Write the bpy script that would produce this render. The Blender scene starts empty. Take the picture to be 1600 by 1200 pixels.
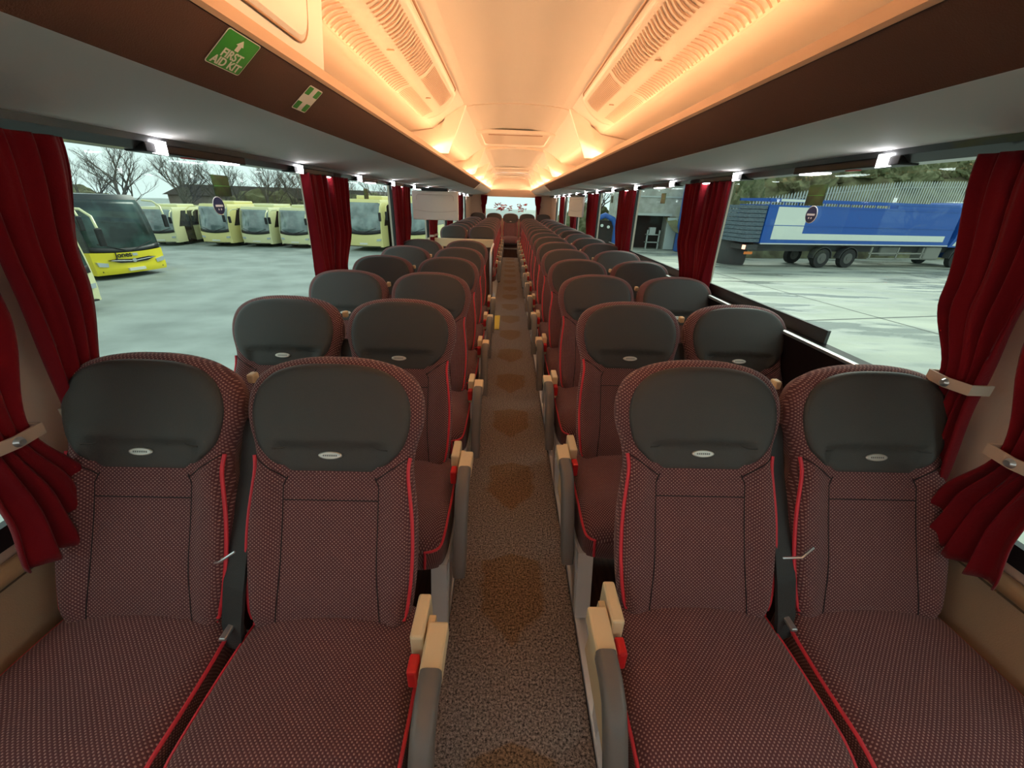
import bpy, bmesh, math, random
from mathutils import Vector, Matrix
random.seed(7)
S = bpy.context.scene
C = S.collection
PI = math.pi

# ------------------------------------------------------------------ camera, world, exposure
CAM_LOC = Vector((-0.05, 0.0, 1.5))
FPX = 620.0                                    # focal length in pixels of a 1600 px wide frame
def make_camera():
    d = math.radians(1.4)
    y = Vector(((796-800)/FPX, (600-315)/FPX, 1.0)).normalized()      # world +Y seen by the camera (right, up, forward)
    up = Vector((math.sin(d), math.cos(d), 0.0))
    z = (up - up.dot(y)*y).normalized()
    x = y.cross(z)
    if x.x < 0: x = -x
    # world axes in camera (right, up, forward) -> camera axes in world
    right = Vector((x.x, y.x, z.x)); upw = Vector((x.y, y.y, z.y)); fwd = Vector((x.z, y.z, z.z))
    m = Matrix((right, upw, -fwd)).transposed().to_4x4()
    m.translation = CAM_LOC
    cd = bpy.data.cameras.new('camera'); cd.sensor_width = 36.0; cd.lens = FPX/1600*36.0
    cd.clip_start = 0.02; cd.clip_end = 400
    co = bpy.data.objects.new('camera', cd); C.objects.link(co); co.matrix_world = m
    S.camera = co
make_camera()

W = bpy.data.worlds.new('overcast_sky'); S.world = W; W.use_nodes = True
nt = W.node_tree; nt.nodes.clear()
wo = nt.nodes.new('ShaderNodeOutputWorld'); bg = nt.nodes.new('ShaderNodeBackground')
tc = nt.nodes.new('ShaderNodeTexCoord'); nz = nt.nodes.new('ShaderNodeTexNoise'); cr = nt.nodes.new('ShaderNodeValToRGB')
nz.inputs['Scale'].default_value = 2.2; nz.inputs['Detail'].default_value = 5
cr.color_ramp.elements[0].position = 0.3; cr.color_ramp.elements[0].color = (0.62, 0.72, 0.74, 1)
cr.color_ramp.elements[1].position = 0.7; cr.color_ramp.elements[1].color = (0.86, 0.93, 0.93, 1)
nt.links.new(tc.outputs['Generated'], nz.inputs['Vector']); nt.links.new(nz.outputs['Fac'], cr.inputs['Fac'])
nt.links.new(cr.outputs['Color'], bg.inputs['Color']); nt.links.new(bg.outputs[0], wo.inputs[0])
bg.inputs['Strength'].default_value = 1.18
sd = bpy.data.lights.new('winter_sun', 'SUN'); sd.energy = 2.1; sd.angle = math.radians(25); sd.color = (1, .96, .88)
so = bpy.data.objects.new('winter_sun', sd); C.objects.link(so); so.rotation_euler = (math.radians(52), 0, math.radians(150))
COVE = 126.0          # strength of the warm strips hidden on the luggage racks
READ = 14.0          # strength of the reading lamps
S.view_settings.view_transform = 'Standard'; S.view_settings.look = 'None'
S.view_settings.exposure = 0.34; S.view_settings.gamma = 1.0; S.view_settings.use_curve_mapping = False

# ------------------------------------------------------------------ materials
M = {}
def mat(name, col=(.5,.5,.5), rough=.6, metal=0, spec=.5, emit=None, es=0, noise=None, bump=None, coat=0, sheen=0):
    m = bpy.data.materials.new(name); m.use_nodes = True; t = m.node_tree
    b = t.nodes['Principled BSDF']
    b.inputs['Base Color'].default_value = (*col, 1); b.inputs['Roughness'].default_value = rough
    b.inputs['Metallic'].default_value = metal; b.inputs['Specular IOR Level'].default_value = spec
    if coat: b.inputs['Coat Weight'].default_value = coat
    if sheen:
        b.inputs['Sheen Weight'].default_value = sheen
    if emit: b.inputs['Emission Color'].default_value = (*emit, 1); b.inputs['Emission Strength'].default_value = es
    if noise or bump:
        tc = t.nodes.new('ShaderNodeTexCoord')
    if noise:                                    # (scale, second colour, low, high, [stretch])
        n = t.nodes.new('ShaderNodeTexNoise'); n.inputs['Scale'].default_value = noise[0]; n.inputs['Detail'].default_value = 6
        mp = t.nodes.new('ShaderNodeMapping')
        if len(noise) > 4: mp.inputs['Scale'].default_value = noise[4]
        r = t.nodes.new('ShaderNodeValToRGB')
        r.color_ramp.elements[0].position = noise[2]; r.color_ramp.elements[0].color = (*col, 1)
        r.color_ramp.elements[1].position = noise[3]; r.color_ramp.elements[1].color = (*noise[1], 1)
        t.links.new(tc.outputs['Object'], mp.inputs['Vector']); t.links.new(mp.outputs[0], n.inputs['Vector'])
        t.links.new(n.outputs['Fac'], r.inputs['Fac']); t.links.new(r.outputs['Color'], b.inputs['Base Color'])
    if bump:                                     # (scale, strength)
        n2 = t.nodes.new('ShaderNodeTexNoise'); n2.inputs['Scale'].default_value = bump[0]; n2.inputs['Detail'].default_value = 3
        bn = t.nodes.new('ShaderNodeBump'); bn.inputs['Strength'].default_value = bump[1]; bn.inputs['Distance'].default_value = .004
        t.links.new(tc.outputs['Object'], n2.inputs['Vector']); t.links.new(n2.outputs['Fac'], bn.inputs['Height'])
        t.links.new(bn.outputs[0], b.inputs['Normal'])
    M[name] = m
    return m

def math_node(t, op, a, b=None, c=None):
    n = t.nodes.new('ShaderNodeMath'); n.operation = op
    for i, v in enumerate((a, b, c)):
        if v is None: continue
        if isinstance(v, (int, float)): n.inputs[i].default_value = v
        else: t.links.new(v, n.inputs[i])
    return n.outputs[0]

def fabric(name, base, dot, pitch=0.0105):
    m = mat(name, base, .85, spec=.25, sheen=.15); t = m.node_tree; b = t.nodes['Principled BSDF']
    uv = t.nodes.new('ShaderNodeUVMap'); sp = t.nodes.new('ShaderNodeSeparateXYZ'); t.links.new(uv.outputs[0], sp.inputs[0])
    su = math_node(t, 'SINE', math_node(t, 'MULTIPLY', sp.outputs['X'], 2*PI/pitch))
    sv = math_node(t, 'SINE', math_node(t, 'MULTIPLY', sp.outputs['Y'], 2*PI/(pitch*.92)))
    p = math_node(t, 'MULTIPLY', su, sv)
    mr = t.nodes.new('ShaderNodeMapRange'); mr.interpolation_type = 'SMOOTHSTEP'
    mr.inputs['From Min'].default_value = .30; mr.inputs['From Max'].default_value = .62; t.links.new(p, mr.inputs['Value'])
    tc = t.nodes.new('ShaderNodeTexCoord'); n = t.nodes.new('ShaderNodeTexNoise'); n.inputs['Scale'].default_value = 260
    t.links.new(tc.outputs['Object'], n.inputs['Vector'])
    f = math_node(t, 'MULTIPLY', mr.outputs[0], math_node(t, 'MULTIPLY_ADD', n.outputs['Fac'], 1.2, .2))
    mx = t.nodes.new('ShaderNodeMix'); mx.data_type = 'RGBA'; mx.inputs['A'].default_value = (*base, 1); mx.inputs['B'].default_value = (*dot, 1)
    t.links.new(f, mx.inputs['Factor']); t.links.new(mx.outputs['Result'], b.inputs['Base Color'])
    bn = t.nodes.new('ShaderNodeBump'); bn.inputs['Strength'].default_value = .5; bn.inputs['Distance'].default_value = .0012
    t.links.new(p, bn.inputs['Height']); t.links.new(bn.outputs[0], b.inputs['Normal'])
    return m

fabric('seat_fabric', (.12, .040, .044), (.46, .27, .245))
mat('leather', (.062, .057, .053), .5, spec=.35, bump=(420, .25))
mat('thread', (.02, .008, .01), .8)
mat('piping_red', (.72, .035, .06), .5)
mat('badge', (.62, .58, .52), .3, metal=.5)
mat('beige_plastic', (.76, .60, .38), .45)
mat('grey_plastic', (.15, .135, .125), .42)
mat('black_plastic', (.012, .012, .013), .4)
mat('belt', (.035, .033, .033), .6, bump=(300, .3))
mat('steel', (.62, .63, .64), .3, metal=.85)
mat('silver_paint', (.80, .82, .85), .38, metal=.1)
mat('buckle_red', (.65, .015, .02), .4)
mat('ceiling_skin', (.80, .68, .56), .55, bump=(60, .05))
mat('duct_skin', (.78, .62, .48), .5)
mat('slot_dark', (.40, .22, .12), .7)
mat('rack_brown', (.085, .038, .024), .8, bump=(300, .3))
mat('rack_grey', (.72, .69, .65), .75, bump=(200, .1))
mat('rack_lip', (.66, .42, .27), .5)
mat('rail_dark', (.045, .045, .047), .3, coat=.3)
mat('gloss_black', (.010, .006, .006), .42, spec=.18)
mat('lamp_white', (.9, .9, .9), .4, emit=(.96, .96, 1.0), es=READ)
mat('cove_glow', (.9, .7, .5), .4, emit=(1.0, .60, .33), es=COVE)
mat('pillar_beige', (.68, .54, .44), .7, bump=(90, .1))
mat('wall_beige', (.36, .25, .16), .85, bump=(300, .2))
mat('wood_trim', (.36, .20, .10), .3, noise=(3, (.50, .31, .17), .35, .65, (1, .3, 8)))
mat('laminate', (.055, .016, .010), .4, noise=(9, (.10, .035, .02), .35, .65, (8, .6, 1)))
mat('curtain_red', (.165, .0018, .007), .9, sheen=.1, spec=.2, bump=(160, .3))
mat('tie_beige', (.50, .38, .30), .7)
mat('screen_white', (.86, .85, .80), .5)
mat('yellow_paint', (.80, .60, .06), .5)
mat('green_sign', (.05, .33, .05), .5)
mat('sign_white', (.85, .80, .74), .5)
mat('sign_dark_green', (.003, .014, .002), .35, noise=(25, (.008, .04, .004), .4, .62))
mat('sign_blue', (.01, .015, .06), .4)
mat('red_vinyl', (.55, .03, .04), .5)
mat('blue_tape', (.03, .12, .8), .5)

def carpet():
    m = mat('carpet', (.08, .035, .03), .95, spec=.1); t = m.node_tree; b = t.nodes['Principled BSDF']
    tc = t.nodes.new('ShaderNodeTexCoord'); sp = t.nodes.new('ShaderNodeSeparateXYZ'); t.links.new(tc.outputs['Object'], sp.inputs[0])
    n = t.nodes.new('ShaderNodeTexNoise'); n.inputs['Scale'].default_value = 130; n.inputs['Detail'].default_value = 5; n.inputs['Roughness'].default_value = .8
    t.links.new(tc.outputs['Object'], n.inputs['Vector'])
    r = t.nodes.new('ShaderNodeValToRGB'); r.color_ramp.elements[0].position = .40; r.color_ramp.elements[0].color = (.030, .026, .027, 1)
    r.color_ramp.elements[1].position = .64; r.color_ramp.elements[1].color = (.50, .44, .42, 1)
    t.links.new(n.outputs['Fac'], r.inputs['Fac'])
    # shield-shaped golden brown patches, one per seat row (period .715 m, tip towards the front)
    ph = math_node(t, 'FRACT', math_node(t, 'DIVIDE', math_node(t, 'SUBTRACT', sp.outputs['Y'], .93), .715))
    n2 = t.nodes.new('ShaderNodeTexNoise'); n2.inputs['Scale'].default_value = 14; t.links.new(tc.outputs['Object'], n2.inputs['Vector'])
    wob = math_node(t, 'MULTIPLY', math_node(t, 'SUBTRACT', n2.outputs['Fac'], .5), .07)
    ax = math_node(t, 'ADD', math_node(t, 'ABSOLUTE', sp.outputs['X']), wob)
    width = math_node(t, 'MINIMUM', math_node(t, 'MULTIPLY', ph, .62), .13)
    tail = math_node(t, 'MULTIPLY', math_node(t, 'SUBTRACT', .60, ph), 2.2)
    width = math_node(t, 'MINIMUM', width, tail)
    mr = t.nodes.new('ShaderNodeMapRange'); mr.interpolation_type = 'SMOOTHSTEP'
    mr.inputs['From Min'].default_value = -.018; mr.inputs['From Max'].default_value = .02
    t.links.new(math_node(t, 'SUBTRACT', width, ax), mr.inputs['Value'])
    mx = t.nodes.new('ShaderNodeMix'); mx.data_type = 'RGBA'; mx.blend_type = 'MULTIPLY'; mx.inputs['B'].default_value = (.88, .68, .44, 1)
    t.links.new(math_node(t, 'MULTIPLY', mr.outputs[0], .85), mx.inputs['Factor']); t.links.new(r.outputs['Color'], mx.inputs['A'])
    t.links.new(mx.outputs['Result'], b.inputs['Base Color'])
    bn = t.nodes.new('ShaderNodeBump'); bn.inputs['Strength'].default_value = .5; bn.inputs['Distance'].default_value = .004
    t.links.new(n.outputs['Fac'], bn.inputs['Height']); t.links.new(bn.outputs[0], b.inputs['Normal'])
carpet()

def glass(name, tint, refl=.35, rough=.02):
    m = bpy.data.materials.new(name); m.use_nodes = True; t = m.node_tree; t.nodes.clear()
    o = t.nodes.new('ShaderNodeOutputMaterial'); tr = t.nodes.new('ShaderNodeBsdfTransparent'); gl = t.nodes.new('ShaderNodeBsdfGlossy')
    fr = t.nodes.new('ShaderNodeFresnel'); fr.inputs['IOR'].default_value = 1.5; mx = t.nodes.new('ShaderNodeMixShader')
    tr.inputs['Color'].default_value = (*tint, 1); gl.inputs['Roughness'].default_value = rough
    t.links.new(math_node(t, 'MULTIPLY', fr.outputs[0], refl), mx.inputs[0]); t.links.new(tr.outputs[0], mx.inputs[1]); t.links.new(gl.outputs[0], mx.inputs[2])
    t.links.new(mx.outputs[0], o.inputs[0]); M[name] = m
glass('coach_glass', (.86, .94, .90), .05)
# outdoor materials
mat('asphalt', (.20, .23, .22), .65, noise=(.6, (.31, .35, .335), .34, .66, (1, 1.3, 1)), bump=(3, .3))
def concrete():
    m = mat('concrete', (.42, .42, .36), .55); t = m.node_tree; b = t.nodes['Principled BSDF']
    tc = t.nodes.new('ShaderNodeTexCoord')
    def nz(scale, st, lo, hi):
        mp = t.nodes.new('ShaderNodeMapping'); mp.inputs['Scale'].default_value = st; mp.inputs['Rotation'].default_value = (0, 0, .12)
        n = t.nodes.new('ShaderNodeTexNoise'); n.inputs['Scale'].default_value = scale; n.inputs['Detail'].default_value = 7
        mr = t.nodes.new('ShaderNodeMapRange'); mr.inputs['From Min'].default_value = lo; mr.inputs['From Max'].default_value = hi
        t.links.new(tc.outputs['Object'], mp.inputs[0]); t.links.new(mp.outputs[0], n.inputs['Vector']); t.links.new(n.outputs['Fac'], mr.inputs['Value'])
        return mr.outputs[0]
    wet = nz(.9, (.28, 1.1, 1), .46, .60); pale = nz(.5, (.35, 1, 1), .40, .66)
    m1 = t.nodes.new('ShaderNodeMix'); m1.data_type = 'RGBA'; m1.inputs['A'].default_value = (.30, .32, .28, 1); m1.inputs['B'].default_value = (.50, .51, .42, 1)
    t.links.new(pale, m1.inputs['Factor'])
    m2 = t.nodes.new('ShaderNodeMix'); m2.data_type = 'RGBA'; m2.inputs['B'].default_value = (.22, .24, .22, 1)
    t.links.new(m1.outputs['Result'], m2.inputs['A']); t.links.new(math_node(t, 'MULTIPLY', wet, .75), m2.inputs['Factor'])
    t.links.new(m2.outputs['Result'], b.inputs['Base Color'])
    mr = t.nodes.new('ShaderNodeMapRange'); mr.inputs['To Min'].default_value = .7; mr.inputs['To Max'].default_value = .25
    t.links.new(wet, mr.inputs['Value']); t.links.new(mr.outputs[0], b.inputs['Roughness'])
concrete()
mat('joint_dark', (.10, .11, .10), .7)
mat('scrub', (.10, .085, .045), .95, noise=(1.1, (.20, .20, .10), .38, .62))
mat('scrub_green', (.09, .11, .045), .95, noise=(1.6, (.22, .22, .12), .35, .65))
mat('bark', (.10, .085, .07), .9)
mat('brick_far', (.17, .135, .115), .9, noise=(.8, (.24, .20, .17), .35, .65))
mat('roof_far', (.12, .10, .09), .8)
mat('cladding', (.33, .33, .29), .8, noise=(2, (.42, .42, .38), .4, .6))
mat('dark_interior', (.03, .022, .018), .8)
mat('fence_steel', (.46, .50, .47), .5, metal=.3)
mat('bus_cream', (.78, .70, .30), .35, coat=.3)
mat('bus_pale', (.74, .72, .42), .35, coat=.3)
mat('bus_yellow', (.85, .70, .02), .3, coat=.4)
mat('coach_black', (.02, .026, .026), .3)
mat('windscreen', (.10, .14, .14), .12, spec=.8, noise=(1.2, (.26, .33, .32), .40, .65), coat=.5)
mat('windscreen_dark', (.012, .022, .02), .2, spec=.4, noise=(.9, (.05, .10, .09), .42, .66))
mat('side_glass', (.035, .025, .02), .15, coat=.5)
mat('tyre', (.02, .02, .02), .85)
mat('hub', (.12, .12, .11), .5, metal=.4)
mat('headlight', (.55, .60, .62), .15, metal=.4, coat=.5)
mat('plate', (.75, .74, .66), .5)
mat('truck_blue', (.004, .085, .40), .5)
mat('truck_white', (.72, .76, .70), .5)
mat('truck_dark', (.05, .05, .05), .7)
mat('truck_grey', (.24, .24, .21), .7)
mat('tail_red', (.5, .02, .01), .4)
mat('tail_lit', (.9, .5, .4), .4, emit=(1, .45, .3), es=2.0)
mat('orange_lens', (.8, .2, .03), .4)
mat('crate_blue', (.07, .10, .13), .8, noise=(7, (.13, .17, .20), .4, .6, (1, 1, 5)))
mat('barrel_blue', (.04, .07, .38), .5)
mat('column_blue', (.02, .10, .38), .5)
mat('door_pale', (.48, .55, .53), .6)

# ------------------------------------------------------------------ mesh helpers
def link(name, me, m, parent=None, smooth=False):
    if m is not None:
        for x in (m if isinstance(m, (list, tuple)) else [m]): me.materials.append(M[x])
    if smooth:
        me.polygons.foreach_set('use_smooth', [True]*len(me.polygons))
    o = bpy.data.objects.new(name, me); C.objects.link(o)
    if parent is not None: o.parent = parent
    return o
def poly(name, verts, faces, m, parent=None, smooth=False, uvs=None):
    me = bpy.data.meshes.new(name); me.from_pydata([tuple(v) for v in verts], [], faces); me.update()
    if uvs is not None:
        l = me.uv_layers.new(name='UVMap')
        for lp in me.loops: l.data[lp.index].uv = uvs[lp.vertex_index]
    return link(name, me, m, parent, smooth)
def tag(o, label=None, cat=None, group=None, kind=None):
    if label: o['label'] = label
    if cat: o['category'] = cat
    if group: o['group'] = group
    if kind: o['kind'] = kind
    return o
def empty(name, loc=(0,0,0), rz=0, label=None, cat=None, group=None):
    o = bpy.data.objects.new(name, None); C.objects.link(o); o.location = loc; o.rotation_euler = (0, 0, rz)
    o.empty_display_size = .1
    return tag(o, label, cat, group)
class MB:
    """collects boxes, tubes and prisms into one mesh"""
    def __init__(s): s.v = []; s.f = []
    def add(s, vs, fs):
        n = len(s.v); s.v += [tuple(v) for v in vs]; s.f += [tuple(i+n for i in f) for f in fs]; return s
    def box(s, x0, x1, y0, y1, z0, z1, bev=0):
        if bev <= 0:
            return s.add([(x0,y0,z0),(x1,y0,z0),(x1,y1,z0),(x0,y1,z0),(x0,y0,z1),(x1,y0,z1),(x1,y1,z1),(x0,y1,z1)],
                         [(0,3,2,1),(4,5,6,7),(0,1,5,4),(1,2,6,5),(2,3,7,6),(3,0,4,7)])
        bm = bmesh.new(); bmesh.ops.create_cube(bm, size=1)
        for v in bm.verts: v.co = Vector(((x0+x1)/2+v.co.x*(x1-x0), (y0+y1)/2+v.co.y*(y1-y0), (z0+z1)/2+v.co.z*(z1-z0)))
        bmesh.ops.bevel(bm, geom=bm.edges[:], offset=bev, segments=2, affect='EDGES', profile=.5)
        bm.verts.index_update(); vs = [v.co[:] for v in bm.verts]; fs = [[v.index for v in f.verts] for f in bm.faces]; bm.free()
        return s.add(vs, fs)
    def tube(s, pts, r, n=8, caps=True, flat=1.0):
        pts = [Vector(p) for p in pts]; rs = r if isinstance(r, (list, tuple)) else [r]*len(pts)
        vs = []; fs = []; prev = None
        for i, p in enumerate(pts):
            t = (pts[min(i+1, len(pts)-1)] - pts[max(i-1, 0)]).normalized()
            if prev is None:
                a = t.orthogonal().normalized()
            else:
                a = (prev - prev.dot(t)*t).normalized()
            prev = a; b = t.cross(a)
            for k in range(n):
                q = 2*PI*k/n; vs.append(p + rs[i]*(a*math.cos(q) + b*math.sin(q)*flat))
        for i in range(len(pts)-1):
            for k in range(n): fs.append((i*n+k, i*n+(k+1)%n, (i+1)*n+(k+1)%n, (i+1)*n+k))
        if caps: fs.append(tuple(range(n))[::-1]); fs.append(tuple((len(pts)-1)*n+k for k in range(n)))
        return s.add(vs, fs)
    def prism(s, prof, axis, a, b):
        """prof: closed 2-D outline; axis x: (y,z) ; y: (x,z) ; z: (x,y)"""
        n = len(prof)
        def P(u, v, w): return {'x': (w, u, v), 'y': (u, w, v), 'z': (u, v, w)}[axis]
        vs = [P(u, v, a) for u, v in prof] + [P(u, v, b) for u, v in prof]
        fs = [tuple(range(n)), tuple(range(2*n-1, n-1, -1))] + [(i, i+n, (i+1) % n + n, (i+1) % n) for i in range(n)]
        return s.add(vs, fs)
    def cyl(s, c, r, h, axis='z', n=20):
        c = Vector(c); d = {'x': Vector((1,0,0)), 'y': Vector((0,1,0)), 'z': Vector((0,0,1))}[axis]
        return s.tube([c-d*h/2, c+d*h/2], r, n)
    def build(s, name, m, parent=None, smooth=False, fix=True):
        me = bpy.data.meshes.new(name); me.from_pydata(s.v, [], s.f); me.update()
        if fix:
            bm = bmesh.new(); bm.from_mesh(me); bmesh.ops.recalc_face_normals(bm, faces=bm.faces[:]); bm.to_mesh(me); bm.free()
        o = link(name, me, m, parent)
        if smooth:
            me.polygons.foreach_set('use_smooth', [True]*len(me.polygons))
            try: me.set_sharp_from_angle(angle=math.radians(40))
            except Exception: pass
        return o
def rrect(cx, cy, w, h, r, n=5):
    out = []
    for (sx, sy, a0) in ((1, 1, 0), (-1, 1, 90), (-1, -1, 180), (1, -1, 270)):
        for k in range(n+1):
            a = math.radians(a0+90*k/n); out.append((cx+sx*(w/2-r)+r*math.cos(a), cy+sy*(h/2-r)+r*math.sin(a)))
    return out
def catmull(pts, n=5, closed=True):
    out = []; N = len(pts)
    for i in range(N if closed else N-1):
        p = [Vector(pts[(i+k) % N] if closed else pts[min(max(i+k, 0), N-1)]) for k in (-1, 0, 1, 2)]
        for j in range(n):
            t = j/n
            out.append(tuple(.5*((2*p[1]) + (p[2]-p[0])*t + (2*p[0]-5*p[1]+4*p[2]-p[3])*t*t + (3*p[1]-p[0]-3*p[2]+p[3])*t**3)))
    if not closed: out.append(tuple(pts[-1]))
    return out
def segdist(p, poly):
    best = 1e9
    for i in range(len(poly)):
        ax, ay = poly[i]; bx, by = poly[(i+1) % len(poly)]
        dx, dy = bx-ax, by-ay; L = dx*dx+dy*dy
        t = 0 if L == 0 else max(0, min(1, ((p[0]-ax)*dx+(p[1]-ay)*dy)/L))
        q = (p[0]-ax-t*dx)**2+(p[1]-ay-t*dy)**2
        if q < best: best = q
    return math.sqrt(best)
def edge_round(d, R, H): 
    k = 1-min(max(d/R, 0), 1); return H*math.sqrt(max(0, 1-k*k))
def pillow(outline, centre, h, thick, tmap, side_drop=None, rings=18, back_inset=.015, side_in=0.0):
    """star-shaped cushion. h(a,b,d) height of the front; returns verts, faces, uvs. tmap(a,b,c)->xyz"""
    n = len(outline); V = []; F = []; U = []
    def put(a, b, c, u=None, v=None):
        V.append(tmap(a, b, c)); U.append((u if u is not None else a, v if v is not None else b))
    put(centre[0], centre[1], h(centre[0], centre[1], segdist(centre, outline)))
    ts = [1-(1-k/rings)**1.6 for k in range(1, rings+1)]
    for t in ts:
        for (a, b) in outline:
            x = centre[0]+(a-centre[0])*t; y = centre[1]+(b-centre[1])*t
            d = 0 if t >= 1 else segdist((x, y), outline)
            put(x, y, h(x, y, d))
    for i in range(n): F.append((0, 1+i, 1+(i+1) % n))
    for r in range(rings-1):
        for i in range(n): F.append((1+r*n+i, 1+(r+1)*n+i, 1+(r+1)*n+(i+1) % n, 1+r*n+(i+1) % n))
    base = 1+(rings-1)*n
    for k, (frac, ins) in enumerate(((.5, side_in*.35), (.9, side_in), (1, side_in+back_inset))):
        for (a, b) in outline:
            dx, dy = centre[0]-a, centre[1]-b; L = math.hypot(dx, dy)
            c0 = h(a, b, 0); c = c0+(-thick-c0)*frac
            ux, uy = -dx/L, -dy/L
            put(a+dx/L*ins, b+dy/L*ins, c, a+ux*(c0-c), b+uy*(c0-c))
        s = base+k*n; e = base+(k+1)*n
        for i in range(n): F.append((s+i, e+i, e+(i+1) % n, s+(i+1) % n))
    F.append(tuple(base+3*n+i for i in range(n))[::-1])
    return V, F, U
def dup(root, **kw):
    r = root.copy(); C.objects.link(r)
    for ch in root.children:
        c = ch.copy(); C.objects.link(c); c.parent = r
        for g in ch.children:
            q = g.copy(); C.objects.link(q); q.parent = c
    return r

# ------------------------------------------------------------------ the coach shell
Y0, Y1, WX = -1.6, 13.7, 1.29
PIL = [-.97+1.9*k for k in range(8)]          # pillar centres: -.97 .93 2.83 ... 12.33
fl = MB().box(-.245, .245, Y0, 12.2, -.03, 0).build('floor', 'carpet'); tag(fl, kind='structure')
for nm, s in (('left', -1), ('right', 1)):
    a, b = sorted((s*.245, s*WX))
    o = MB().box(a, b, Y0, Y1, -.03, -.002).build('floor_'+nm, 'laminate'); tag(o, kind='structure')
ORD = ['first', 'second', 'third', 'fourth', 'fifth', 'sixth', 'seventh', 'eighth', 'ninth', 'tenth', 'eleventh', 'twelfth', 'thirteenth', 'fourteenth', 'fifteenth', 'sixteenth']

def side_wall(nm, s):
    mb = MB()
    def bx(x0, x1, *r): mb.box(*(sorted((s*x0, s*x1))), *r)
    bx(1.28, 1.33, Y0, Y1, -.03, .68)
    wt = 1.645 if s < 0 else 1.692
    bx(1.28, 1.33, Y0, Y1, wt, 2.0)
    for p in PIL:
        e = Y1 if p > 12 else p+.11
        bx(1.27, 1.33, p-.11, e, .68, wt)
    o = mb.build('wall_'+nm, 'pillar_beige'); tag(o, kind='structure')
    lo = MB().box(*sorted((s*1.262, s*1.28)), Y0, Y1, 0, .60).build('wall_lower_'+nm, 'wall_beige', o)
    tr = MB().tube([(s*1.262, Y0, .635), (s*1.262, Y1, .635)], .024, 10).build('trim_1' if s < 0 else 'trim_2', 'wood_trim', None, True); tag(tr, kind='structure')
    for i in range(len(PIL)-1):
        a, b = PIL[i]+.11, PIL[i+1]-.11
        fr = MB()
        for (y0, y1, z0, z1) in ((a, b, .68, .735), (a, b, wt-.022, wt), (a, a+.035, .735, wt-.022), (b-.035, b, .735, wt-.022)):
            fr.box(*sorted((s*1.275, s*1.30)), y0, y1, z0, z1)
        num = i+1 if s < 0 else i+8
        w = fr.build('window_%d' % num, 'black_plastic'); tag(w, kind='structure')
        g = MB().box(*sorted((s*1.298, s*1.303)), a, b, .70, wt-.01).build('window_pane', 'coach_glass', w)
for nm, s in (('left', -1), ('right', 1)): side_wall(nm, s)

# rear wall with its window, front bulkhead behind the camera
mb = MB(); mb.box(-1.33, 1.33, 13.7, 13.75, -.03, .98).box(-1.33, 1.33, 13.7, 13.75, 1.66, 2.3).box(-1.33, -.82, 13.7, 13.75, .98, 1.66).box(.82, 1.33, 13.7, 13.75, .98, 1.66)
rw = mb.build('wall_rear', 'pillar_beige'); tag(rw, kind='structure')
w = MB(); 
for q in ((-.82, .82, .98, 1.01), (-.82, .82, 1.63, 1.66), (-.82, -.79, 1.01, 1.63), (.79, .82, 1.01, 1.63)): w.box(q[0], q[1], 13.69, 13.72, q[2], q[3])
w = w.build('window_15', 'pillar_beige'); tag(w, kind='structure')
MB().box(-.82, .82, 13.715, 13.72, .98, 1.66).build('window_pane', 'coach_glass', w)
mb = MB().box(-1.33, 1.33, Y0-.05, Y0, -.03, 1.05).box(-1.33, 1.33, Y0-.05, Y0, 1.7, 2.3)
o = mb.build('wall_front', 'pillar_beige'); tag(o, kind='structure')
# steps up to the back bench
o = MB().box(-.26, .26, 12.2, 12.55, 0, .26).build('trim_3', 'laminate'); tag(o, kind='structure')
MB().box(-.26, .26, 12.185, 12.2, .235, .262).build('step_nosing', 'steel', o)
o = MB().box(-1.26, 1.26, 12.75, 13.68, 0, .40).build('trim_4', 'laminate'); tag(o, kind='structure')
MB().box(-.30, .30, 12.735, 12.75, .375, .402).build('step_nosing', 'steel', o)

# ceiling: cross section swept along the coach
def sweep(name, prof, y0, y1, m, parent=None, thick=.012, smooth=False):
    vs = []; fs = []; n = len(prof)
    for y in (y0, y1): vs += [(x, y, z) for x, z in prof]
    for i in range(n-1): fs.append((i, i+1, n+i+1, n+i))
    o = poly(name, vs, fs, m, parent, smooth)
    md = o.modifiers.new('thickness', 'SOLIDIFY'); md.thickness = thick; md.offset = 1
    return o
def arc_prof(z, lift): return [(-.42+.84*k/12, z+lift*(1-((k-6)/6)**2)) for k in range(13)]
cprof = [(-1.30, 1.93), (-.68, 2.02)] + [(-.66+.24*k/5, 2.03+.145*(k/5)**.9) for k in range(6)] + arc_prof(2.18, .03)[1:-1] + [(.42+.24*k/5, 2.03+.145*((5-k)/5)**.9) for k in range(6)] + [(.68, 2.02), (1.30, 1.93)]
ce = sweep('ceiling', cprof, Y0, 3.78, 'ceiling_skin', smooth=False); tag(ce, kind='structure')
low = [(x, z-.012) for x, z in cprof]
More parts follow.
